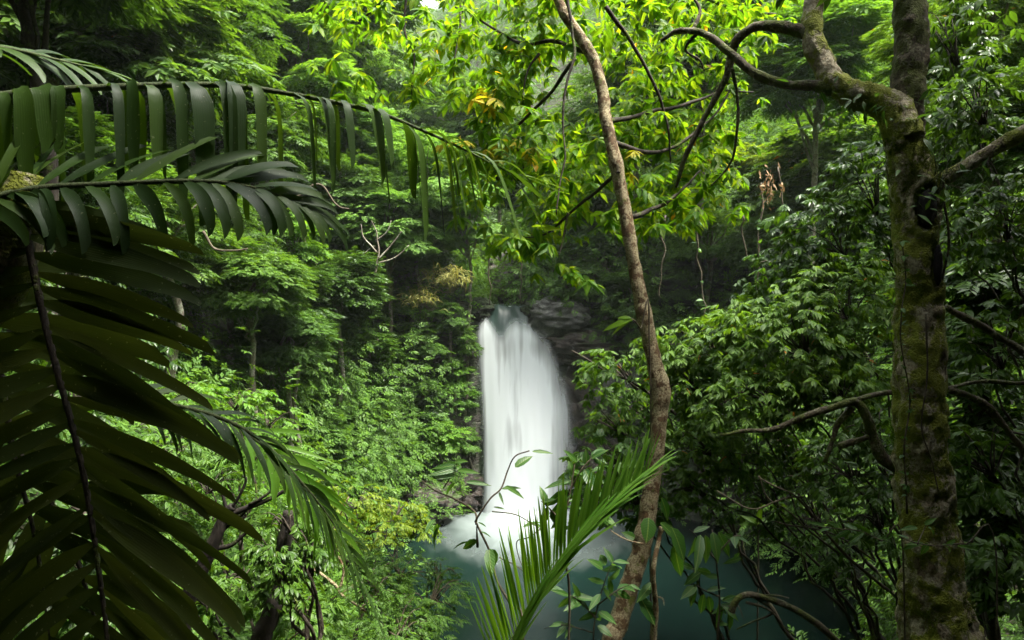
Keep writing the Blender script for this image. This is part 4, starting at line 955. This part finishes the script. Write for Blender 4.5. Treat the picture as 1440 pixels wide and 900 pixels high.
pbase = np.array([-2.75, 2.6, hz(-2.75, 2.6)])
pm = thing('palm', 'large dark palm leaning in from the left edge with long drooping fronds', 'palm', pbase)
b = Buf(); tube(b, [pbase - [0, 0, .3], pbase, P(-260, 700, 2.6), P(-120, 520, 2.5), P(-10, 400, 2.4), P(28, 300, 2.35), P(38, 245, 2.35)], [.16, .15, .13, .12, .10, .075, .045], 20, 8, .14, 9, 5, rings=.08)
b.build('trunk', MAT['bark_moss'], pm)
# 1 the long upper frond: leaflets fold over the rachis and hang
r1 = pts_px([(-160, 175), (-40, 142), (60, 128), (170, 122), (260, 119), (340, 122), (440, 138), (530, 158), (600, 186), (660, 214), (722, 246)], 2.3, 3.1)
frond(pm, r1, [.016, .015, .014, .013, .012, .011, .010, .009, .007, .005, .002], (0, -.25, 1), (34, 34), ([.46, .62, .40], [.44, .58, .36]), .05, ([62, 44, 7], [66, 46, 7]), ([4.5, 6.0, .25], [4.5, 6.0, .3]), 'palm', 201, t0=.08, lift=(.25, .2), jit=.2, early=True, widvar=.55, skip=.08, label='longest frond, leaflets folded over and hanging straight down')
# 2 the middle frond
r2_ = pts_px([(-60, 300), (0, 275), (60, 264), (150, 259), (250, 255), (315, 257), (370, 268), (415, 285), (450, 305)], 2.2, 2.7)
frond(pm, r2_, [.013, .012, .012, .011, .010, .009, .007, .005, .002], (0, -.75, .65), (21, 24), ([.34, .32, .15], [.28, .28, .16]), .046, ([40, 34, 12], [70, 60, 14]), ([.2, .4, 1.2], [1.5, 3.5, 1.4]), 'palm', 202, t0=.05, lift=(.1, .1), sides=(-1, 1))
# 3 the big dark frond hanging down at the left, its face to the viewer
r3 = pts_px([(28, 270), (40, 340), (58, 430), (80, 520), (102, 600), (122, 690), (136, 780), (150, 890), (158, 980)], 2.35, 2.15)
frond(pm, r3, [.014, .013, .012, .011, .010, .009, .008, .007, .004], (0, -1, .12), (26, 31), ([.60, .52, .46], [.60, .64, .54]), .060, ([96, 84, 56], [66, 50, 42]), ([.05, .22, 1.1], [.15, .4, .5]), 'palm_old', 203, t0=.02, sides=(1, -1), lift=(.04, .05), jit=.07, bark='bark_dark', blunt=.45, label='broad dark frond hanging face-on with brownish leaflets')
# 4 the lower frond arching right with a fresh green tip
r4 = pts_px([(60, 520), (150, 548), (230, 566), (310, 588), (370, 622), (425, 680), (470, 738), (500, 800)], 2.6, 3.2)
frond(pm, r4, [.011, .011, .010, .009, .008, .007, .004, .002], (.1, -.45, .85), (20, 26), ([.22, .28, .26], [.24, .30, .34]), .026, ([40, 30, 20], [50, 40, 22]), ([1.2, 1.6, .8], [1.4, 2.0, .5]), 'palm', 204, t0=.2, lift=(.1, .1), sides=(-1, 1), blunt=.3)
r5 = pts_px([(330, 595), (385, 640), (430, 690), (462, 740)], 3.3, 3.5)
frond(pm, r5, [.008, .007, .005, .002], (0, -.8, .5), (14, 14), ([.36, .42, .34], [.20, .26, .30]), .026, ([30, 24, 14], [45, 34, 16]), ([.3, .5, .6], [.5, .8, .8]), 'palm_young', 205, t0=.1, sides=(-1, 1), blunt=.2)
# 6 fronds at the far left, mostly in shade
r6 = pts_px([(-120, 60), (-40, 62), (20, 70), (80, 84), (140, 98)], 2.6, 2.9)
frond(pm, r6, [.010, .009, .008, .006, .003], (0, -.6, .8), (8, 8), [.30, .30, .2], .05, [40, 34, 16], [1.0, 1.5, 1.0], 'palm', 206)
r7 = pts_px([(-60, 330), (-20, 420), (0, 520), (20, 640), (50, 760), (70, 900)], 2.5, 2.4)
frond(pm, r7, [.012, .011, .010, .009, .007, .003], (.2, -1, .2), (15, 15), [.6, .62, .5], .08, [70, 58, 46], [.4, .7, .9], 'palm_old', 207, bark='bark_dark', blunt=.45)
r8 = pts_px([(-40, 560), (30, 640), (90, 740), (130, 860), (150, 960)], 2.7, 2.6)
frond(pm, r8, [.012, .010, .009, .007, .003], (-.1, -1, .3), (12, 12), [.55, .6, .5], .08, [66, 56, 46], [.5, .7, .9], 'palm_old', 208, bark='bark_dark', blunt=.45)

yb = P(700, 985, 2.9); yp = thing('young_palm', 'young palm frond rising from the bottom edge toward the slender trunk', 'palm', (yb[0], yb[1], hz(yb[0], yb[1])))
r9 = pts_px([(650, 1090), (690, 990), (722, 900), (760, 830), (795, 778), (835, 735), (872, 700), (908, 668)], 2.75, 3.15)
r9 = [np.array(yp.location[:]) - [0, 0, .1]] + r9
frond(yp, r9, [.02, .016, .013, .011, .009, .008, .006, .005, .002], (-.7, -.5, .6), (56, 74), ([.36, .36, .20], [.34, .37, .22]), .021, ([22, 16, 5], [20, 16, 6]), ([.25, .2, .3], [.2, .15, .2]), 'palm_young', 209, t0=.30, lift=(.10, .75), sides=(1, -1), jit=.07, blunt=.2, label='stiff bright frond with narrow upright leaflets')

# ---------------------------------------------------------------- saplings, twigs and small plants near the viewpoint
def one_leaf(buf, p0, p1, wid, tpl=None, up=(0, -.7, .7), mat=0):
    d = np.array(p1) - np.array(p0); Ln = np.linalg.norm(d); V, T_, A = place(tpl or leafO, frames(d[None], np.array([up], float)), np.array([p0]), np.array([Ln]))
    c = np.array(p0); ax = d / Ln; s = np.cross(np.array(up, float), ax); s /= np.linalg.norm(s); rel = V - c; comp = rel @ s
    base_w = .5 if tpl is None else .36; V = V + np.outer(comp * (wid / (Ln * base_w) - 1), s); buf.add(V, T_, mat, A)
def plant(name, label, cat, stems, leaves, D, mat, bark='twig', seed=0, extra=0, esize=(.06, .11), tpl=None):
    """stems: (pixel path, width px); leaves: (x0, y0, x1, y1, width px) at distance D; extra: leaves strung along the stems"""
    q0 = P(*stems[0][0][0], D); gz = hz(q0[0], q0[1]); root = thing(name, label, cat, (q0[0], q0[1], min(gz, q0[2])))
    rg = np.random.default_rng(seed); b = Buf(); paths = []
    for k, (pp, w_) in enumerate(stems):
        q = [P(x, y, D + rg.normal(0, .03)) for x, y in pp]
        if k == 0 and gz < q[0][2]: q = [np.array([q0[0], q0[1], gz])] + q
        paths.append(tube(b, q, list(np.linspace(w_, w_ * .45, len(q)) / 2 / F * D), 7, 6, .1, 15, seed + k, wob=.012))
    b.build('stem', MAT[bark], root); b = Buf()
    for (x0, y0, x1, y1, w_) in leaves:
        dd = rg.normal(0, .08); one_leaf(b, P(x0, y0, D), P(x1, y1, D + dd), w_ / F * D, tpl, (rg.normal(0, .3), -.8, .6 + rg.normal(0, .2)))
    for k in range(extra):
        p = paths[rg.integers(0, len(paths))]; o_ = p[rg.integers(len(p) // 3, len(p))]; d = rg.normal(0, 1, 3) * [1, .7, .5] + [0, -.1, -.15]
        V, T_, A = place(tpl or leafM, frames(d[None], np.array([[rg.normal(0, .3), -.5, 1]])), o_[None], np.array([rg.uniform(*esize)])); b.add(V, T_, 0, A)
    b.build('leaves', MAT[mat], root); return root
plant('sapling', 'thin sapling with a few dark hanging leaves in front of the waterfall foot', 'sapling',
      [([(738, 905), (722, 855), (700, 815), (690, 775), (672, 738), (671, 730), (690, 700), (706, 685), (716, 660), (726, 640), (745, 632)], 4),
       ([(671, 738), (668, 720), (640, 702), (610, 690), (592, 678)], 3.4), ([(692, 719), (725, 722), (752, 738), (765, 748)], 2), ([(672, 770), (671, 740)], 4),
       ([(765, 742), (745, 756), (728, 762), (732, 790), (745, 815)], 2), ([(702, 783), (725, 795), (750, 815), (765, 830)], 1.8), ([(622, 690), (640, 660), (642, 640)], 2)],
      [(724, 657, 748, 638, 13), (748, 635, 780, 635, 6), (705, 688, 735, 683, 6), (710, 684, 734, 694, 8), (702, 692, 707, 707, 4), (694, 713, 711, 715, 3),
       (688, 771, 690, 808, 16), (692, 772, 702, 802, 12), (660, 762, 632, 768, 4), (671, 760, 646, 772, 12), (620, 738, 598, 776, 10), (616, 736, 606, 768, 8), (612, 730, 596, 745, 9),
       (645, 660, 600, 666, 9), (642, 655, 606, 656, 9), (640, 650, 655, 646, 8), (643, 662, 672, 662, 8), (640, 680, 618, 700, 9), (655, 678, 692, 680, 7), (640, 668, 612, 670, 9), (648, 656, 622, 648, 8),
       (672, 735, 688, 740, 3), (676, 748, 690, 752, 3), (668, 722, 650, 712, 4), (735, 742, 765, 728, 7), (742, 735, 768, 740, 6)], 3.2, 'leaf_sapling', seed=300)
plant('sapling', 'leafy sapling standing before the right side of the fall, behind the young palm', 'sapling',
      [([(800, 860), (795, 790), (792, 735), (800, 690), (808, 650)], 4), ([(796, 740), (778, 720), (762, 705)], 3), ([(802, 690), (820, 660), (838, 640)], 3)],
      [(804, 676, 765, 682, 10), (806, 668, 800, 648, 11), (806, 668, 820, 700, 12), (800, 690, 762, 712, 14), (802, 700, 770, 730, 14), (798, 712, 775, 738, 12), (812, 660, 806, 690, 13), (822, 660, 838, 690, 16), (826, 655, 822, 632, 12),
       (835, 642, 850, 652, 14), (835, 640, 852, 628, 10), (812, 650, 796, 632, 8), (796, 725, 772, 745, 9), (798, 735, 818, 752, 9)], 4.2, 'leaf_sapling', seed=301, extra=14, esize=(.08, .14))
plant('sapling', 'dark thin stem beside the slender trunk with big pale drooping leaves', 'sapling',
      [([(918, 930), (922, 860), (920, 800), (926, 760), (928, 742)], 11), ([(925, 760), (935, 745), (945, 742)], 4), ([(920, 838), (932, 840), (935, 850)], 3), ([(905, 765), (880, 758), (858, 745)], 3)],
      [(912, 728, 912, 762, 25), (928, 735, 968, 768, 15), (945, 742, 968, 790, 22), (948, 765, 958, 820, 18), (900, 840, 925, 878, 22), (918, 820, 896, 845, 14), (893, 757, 876, 748, 12), (930, 700, 945, 735, 14)], 4.7, 'leaf_sapling', 'bark_slender', seed=302)
plant('drooping_shrub', 'shrub with long drooping serrated leaves hanging over the dark water', 'shrub',
      [([(1010, 920), (1012, 850), (1005, 780), (1000, 745)], 4), ([(1008, 790), (985, 760), (970, 745)], 3), ([(1006, 780), (1030, 755), (1042, 752)], 3), ([(1012, 840), (990, 830), (975, 820)], 3), ([(1012, 860), (1035, 850), (1045, 870)], 3)],
      [(985, 752, 982, 800, 15), (992, 752, 996, 796, 14), (1002, 748, 1012, 790, 15), (1010, 748, 1030, 785, 13), (1018, 752, 1045, 762, 9), (978, 755, 972, 790, 12), (1036, 760, 1048, 742, 7), (1040, 778, 1028, 792, 8), (1042, 785, 1018, 792, 8),
       (975, 800, 952, 790, 10), (985, 805, 962, 822, 12), (1000, 806, 975, 800, 10), (1012, 812, 990, 808, 9), (990, 835, 984, 868, 12), (996, 838, 1002, 866, 12), (1010, 850, 1014, 888, 14), (1018, 852, 1040, 872, 9), (1015, 845, 1040, 836, 8), (978, 822, 968, 856, 12), (1025, 860, 1030, 890, 12)], 5.2, 'leaf_sapling', seed=303, extra=10, esize=(.12, .2))
plant('low_plant', 'leafy low plant between the young palm and the slender trunk base', 'plant',
      [([(835, 930), (838, 870), (850, 820), (862, 790)], 3), ([(838, 870), (815, 845), (795, 835)], 3), ([(842, 850), (868, 830), (885, 822)], 2.5), ([(836, 890), (790, 880), (765, 885)], 2)],
      [(850, 820, 825, 812, 9), (855, 815, 880, 800, 9), (848, 800, 830, 785, 12), (852, 795, 842, 778, 13), (862, 792, 850, 768, 9), (820, 845, 795, 855, 11), (815, 842, 808, 822, 9), (840, 862, 812, 872, 9), (842, 860, 865, 872, 12), (868, 832, 890, 842, 10), (800, 838, 778, 828, 8), (800, 840, 785, 858, 10), (840, 880, 862, 893, 12), (870, 800, 845, 800, 10)], 4.4, 'leaf_sapling', seed=304, extra=26, esize=(.08, .15))
plant('rosette_plant', 'small rosette of glossy leaves on the dark far shore of the pool', 'plant', [([(1066, 745), (1066, 735)], 3)],
      [(1066, 737, 1042, 722, 7), (1066, 737, 1070, 710, 8), (1066, 737, 1088, 724, 8), (1066, 738, 1040, 736, 6), (1067, 738, 1086, 738, 6), (1066, 737, 1055, 728, 7)], 9.5, 'leaf_glossy', seed=305)
plant('twig_plant', 'pale leaf sprays on a thin twig crossing the foot of the mossy trunk', 'plant',
      [([(1400, 780), (1360, 765), (1320, 768), (1290, 765), (1262, 755)], 2.5), ([(1290, 765), (1300, 745), (1305, 735)], 2)],
      [(1330, 767, 1346, 758, 6), (1300, 765, 1276, 762, 7), (1305, 764, 1296, 780, 9), (1325, 766, 1345, 772, 5), (1290, 742, 1268, 742, 8), (1300, 738, 1316, 728, 7), (1345, 768, 1385, 772, 6), (1278, 758, 1258, 748, 8), (1305, 742, 1320, 748, 6), (1296, 765, 1262, 772, 6)], 4.0, 'leaf_sapling', seed=306)
plant('twig_plant', 'spray of pale green leaves left of the mossy trunk foot', 'plant',
      [([(1270, 775), (1240, 760), (1205, 745), (1170, 742), (1145, 740)], 2.5)],
      [(1230, 755, 1225, 735, 7), (1225, 752, 1205, 735, 7), (1215, 748, 1195, 762, 8), (1205, 745, 1185, 733, 7), (1195, 745, 1175, 758, 8), (1180, 742, 1165, 732, 6), (1240, 758, 1262, 748, 7), (1250, 762, 1232, 772, 7), (1170, 742, 1148, 746, 6), (1160, 741, 1142, 732, 6)], 4.6, 'leaf_sapling', seed=307)
plant('epiphyte_leaves', 'two long bright leaves sprouting from the left side of the slender trunk', 'plant', [([(914, 478), (902, 462), (895, 452), (888, 447)], 3)],
      [(890, 448, 846, 460, 11), (892, 448, 855, 466, 8), (888, 447, 868, 444, 7)], 5.2, 'leaf_sun', seed=308, tpl=leafN)

# dead and fallen wood
def wood(name, label, cat, paths, D, mat, seed, sides=10, D1=None, root=True, rough=.2):
    q0 = P(*paths[0][0][0], D); gz = hz(q0[0], q0[1]); r_ = thing(name, label, cat, (q0[0], q0[1], min(gz, q0[2]))); b = Buf()
    for k, (pp, w0, w1) in enumerate(paths):
        q = pts_px(pp, D, D1); 
        if k == 0 and root and gz < q[0][2]: q = [np.array([q0[0], q0[1], gz - .1])] + q
        tube(b, q, list(np.linspace(w0, w1, len(q)) / 2 / F * D), sides if k == 0 else 7, 7, rough, 9, seed + k, wob=.03)
    b.build('branches', MAT[mat], r_); return r_
wood('dead_tree', 'dark leafless forked dead tree at the bottom left', 'dead tree',
     [([(246, 930), (258, 870), (285, 810), (305, 760), (318, 725), (330, 712)], 30, 12), ([(318, 730), (345, 716), (380, 700), (410, 682), (428, 664)], 11, 3), ([(320, 722), (316, 705), (312, 690)], 6, 3), ([(322, 722), (340, 695), (350, 675), (345, 670)], 5, 2),
      ([(300, 770), (325, 765), (345, 750), (352, 742)], 8, 3), ([(310, 750), (340, 728), (352, 715)], 5, 2), ([(350, 715), (375, 695), (400, 672), (430, 655)], 5, 2)], 3.6, 'bark_black', 400)
wood('broken_trunk', 'dark mossy broken trunk wrapped in bright leaves, right of the dead tree', 'tree trunk', [([(360, 940), (378, 870), (392, 820), (400, 760), (404, 720)], 32, 16)], 4.6, 'bark_black', 401, 16)
wood('fallen_branch', 'bare brown branch arching over the dark water at the bottom right', 'branch', [([(1026, 862), (1032, 848), (1048, 838), (1075, 844), (1110, 855), (1150, 880), (1190, 915)], 10, 9), ([(1042, 842), (1090, 838), (1110, 842)], 3, 2), ([(1060, 842), (1085, 862), (1060, 875), (1035, 890)], 4, 2), ([(1050, 848), (1080, 860), (1100, 880), (1120, 895)], 4, 2)], 4.8, 'bark_branch', 402, root=False)
wood('mossy_branch', 'thick bent mossy branch arching left from the foot of the mossy tree', 'branch', [([(1262, 660), (1240, 640), (1225, 605), (1208, 572), (1196, 566), (1170, 575), (1130, 585), (1090, 602), (1045, 607), (1010, 612)], 17, 4), ([(1200, 572), (1180, 595), (1168, 622), (1160, 650)], 10, 6), ([(1262, 550), (1235, 552), (1205, 560)], 9, 6), ([(1220, 615), (1200, 622), (1180, 630)], 8, 10)], 5.6, 'bark_branch', 403, root=False)
wood('fallen_branch', 'forked pale branch at the right edge behind the lower mossy trunk', 'branch', [([(1335, 545), (1370, 560), (1400, 585), (1440, 640)], 11, 8), ([(1330, 545), (1380, 538), (1440, 535)], 5, 6), ([(1375, 570), (1410, 600), (1440, 612)], 4, 3)], 5.2, 'bark_branch', 404, root=False)
wood('fallen_branch', 'straight pale branch slanting down at the right edge, halfway up the mossy trunk', 'branch', [([(1330, 430), (1370, 455), (1410, 480), (1450, 505)], 9, 11)], 5.2, 'bark_branch', 409, root=False)
wood('bare_twigs', 'tangle of bare grey twigs over the dark shore left of the mossy trunk', 'twigs', [([(1250, 830), (1200, 790), (1160, 745), (1120, 700), (1070, 672)], 5, 2), ([(1230, 790), (1170, 750), (1110, 740), (1090, 735)], 3, 1.5), ([(1180, 780), (1120, 730), (1080, 700), (1065, 670)], 3, 1.5), ([(1200, 800), (1210, 850), (1245, 870)], 2.5, 1.5), ([(1130, 700), (1090, 705), (1050, 715), (1010, 690)], 3, 1.5), ([(1260, 670), (1200, 668), (1140, 668), (1110, 666)], 3, 1.5), ([(1150, 820), (1130, 790), (1120, 760)], 2, 1)], 6.2, 'twig', 405, root=False)
wood('bare_twigs', 'bare pale twigs between the yellow-green bush and the pool', 'twigs', [([(400, 858), (440, 856), (480, 835), (505, 815)], 4, 2), ([(440, 800), (470, 820), (480, 835), (500, 850), (540, 880)], 5, 3), ([(430, 765), (460, 760), (475, 730), (490, 700)], 3, 2), ([(476, 838), (484, 800), (470, 770), (460, 760)], 4, 2)], 6.0, 'bark_slender', 406, root=False)
wood('bare_shrub', 'bare grey-branched shrub on the cliff left of the pale boulders', 'shrub', [([(526, 390), (532, 360), (530, 330), (522, 310)], 3.5, 1), ([(532, 365), (550, 345), (565, 325)], 3, 1), ([(530, 355), (512, 335), (508, 315)], 3, 1), ([(532, 370), (555, 362), (575, 345)], 2.5, 1), ([(528, 340), (545, 325), (550, 310)], 2, 1), ([(500, 370), (520, 350), (528, 345)], 2, 1)], 21.5, 'bark_far', 407, root=False, rough=.1)
wood('bare_twigs', 'bare crooked twigs between the hanging leaflets of the long frond', 'twigs', [([(400, 280), (425, 275), (440, 262), (455, 262), (475, 290), (490, 295)], 4, 2)], 12.0, 'twig', 408, root=False, rough=.1)
wood('bare_twigs', 'short crooked twig below the middle palm frond', 'twigs', [([(286, 325), (300, 348), (330, 352), (348, 350)], 4, 2)], 11.0, 'twig', 410, root=False, rough=.1)
for k, (pp, a, w_, lab) in enumerate([
    ([(1068, 255), (1070, 330), (1066, 400), (1072, 450)], 15, 3, 'leafy vine hanging straight down the dark rock wall'),
    ([(1040, 300), (1046, 345), (1060, 365), (1085, 372), (1092, 385)], 14.5, 2.5, 'looping bare vine in front of the dark rock wall'),
    ([(1095, 235), (1100, 290), (1098, 350), (1090, 420)], 15, 2.5, 'thin vine hanging right of the clump of dead leaves'),
    ([(689, 330), (689, 380), (690, 428)], 26.8, 2.5, 'straight thin vine hanging beside the top of the fall'),
    ([(731, 330), (732, 380), (732, 428)], 27.5, 2.5, 'thin vine hanging over the right side of the lip'),
    ([(930, 300), (932, 360), (928, 420)], 12, 2.5, 'thin vine hanging behind the slender trunk'),
    ([(985, 290), (980, 350), (990, 420), (985, 470)], 13, 2.5, 'thin vine hanging between slender trunk and rock wall')]):
    vine('hanging_vine', lab, pp, a, a, w_, 30 if k == 0 else (10 if k in (2, 6) else 0), seed=500 + k, lsize=(.10, .18), wob=.12)
b = Buf(); dl = thing('dead_leaf_clump', 'brown clump of dead leaves hanging from the yellow-green foliage on the right', 'leaf clump', P(1082, 262, 14.5)); r2 = np.random.default_rng(9); n = 60
O = np.array([P(1082 + r2.normal(0, 8), 258 + r2.normal(0, 13), 14.5 + r2.normal(0, .1)) for _ in range(n)])
V, T_, A = place(leafN, frames(r2.normal(0, .5, (n, 3)) + [0, 0, -1], r2.normal(0, 1, (n, 3))), O, r2.uniform(.09, .17, n)); b.add(V, T_, 0, A); b.build('leaves', MAT['dry'], dl)

# left bank shrubs
L('sprouting_shrub', 'leafy green shoots wrapping the broken trunk at the bottom left', [(402, 725, 4.5, 30, 26), (400, 740, 4.8, 45, 45), (385, 800, 4.4, 18, 40), (435, 790, 4.7, 30, 45), (375, 770, 4.7, 30, 40), (410, 830, 4.6, 30, 30)], 36, (.12, .2), 'leaf_dark', 601, (385, 900, 4.75))
L('yellow_bush', 'yellow-green bush leaning over the left side of the pool', [(500, 700, 9.5, 50, 26), (560, 720, 9.7, 40, 24), (590, 740, 9.8, 20, 14), (470, 690, 9.4, 30, 20), (520, 740, 9.3, 50, 24)], 60, (.17, .26), 'leaf_yellow', 602, (440, 790, 9.0))
L('feathery_shrub', 'feathery green shrub over the water at the bottom, left of the young palm', [(560, 800, 6.4, 60, 34), (610, 840, 6.2, 50, 35), (520, 840, 6.0, 50, 40), (560, 880, 5.8, 70, 40), (480, 780, 6.6, 40, 30), (620, 800, 6.6, 30, 14)], 46, (.13, .20), 'leaf_hill', 603, (500, 930, 5.8), tpl=[spray(rng, 13, .34, .34, leaf_lo, droop=.3) for _ in range(4)], bark='twig')
L('bank_shrub', 'leafy shrub low on the left bank behind the dead tree', [(340, 800, 5.4, 60, 50), (290, 850, 5.0, 50, 40), (420, 870, 5.2, 50, 40), (200, 800, 5.2, 60, 50)], 24, (.14, .24), 'leaf_hill', 604, (310, 920, 5.0))
L('bank_shrub', 'fine leafy shrub above the forked dead tree on the left bank', [(290, 680, 8.0, 60, 40), (350, 720, 7.4, 50, 30), (240, 640, 8.4, 50, 40)], 30, (.16, .26), 'leaf_hill', 605, (280, 760, 7.6))
L('bank_shrub', 'low leafy shrub behind the dark palm leaflets at the left edge', [(60, 560, 5.6, 80, 80), (150, 480, 6.4, 80, 60), (90, 400, 7.0, 60, 60), (60, 760, 4.6, 80, 80)], 16, (.2, .32), 'leaf_dark', 606, (60, 880, 5.2))
L('bank_shrub', 'low dark plants under the palm in the bottom left corner', [(60, 850, 4.6, 80, 50), (180, 870, 4.6, 60, 40), (120, 800, 5.0, 70, 40)], 14, (.18, .3), 'leaf_dark', 608, (120, 960, 4.8))
L('bank_shrub', 'bright low shrub lit behind the middle of the dark palm frond', [(250, 545, 9.0, 60, 20), (330, 560, 9.4, 50, 25), (380, 590, 9.8, 50, 22)], 40, (.18, .3), 'leaf_bright', 607, (310, 640, 9.0))
def grass(name, label, px, py, D, hw, hh, n, mat, seed, Lr):
    Y = min(D, hit(px, py) - .05); c = P(px, py, Y); rg = np.random.default_rng(seed); b = Buf(); s = Y / F
    for _ in range(n):
        o_ = c + np.array([rg.normal(0, .5) * hw * s, rg.normal(0, .25) * hw * s, rg.normal(0, .45) * hh * s]); d = np.array([rg.normal(0, .45), -.5 + rg.normal(0, .3), .6])
        leaflet(b, o_, d, np.array([0, -.5, .8]), rg.uniform(*Lr), .018 * Lr[1] * 1.6, rg.uniform(2, 4.5), 5, blunt=.1, fold=.1)
    o_ = link(name, b.mesh(name, MAT[mat], c), None, tuple(c)); tag(o_, label, 'grass'); return o_
grass('grass_tuft', 'drooping green grass tuft on the left bank above the bright sapling', 330, 660, 9.5, 45, 30, 260, 'grass', 71, (.4, .8))
grass('dry_grass', 'straw-coloured grass clump hanging around the pale boulders', 632, 395, 25.2, 26, 14, 150, 'straw', 72, (.5, 1.0))
grass('dry_grass', 'thin dry grass spilling below the lowest pale boulder', 590, 425, 24.8, 30, 12, 110, 'straw', 73, (.4, .8))
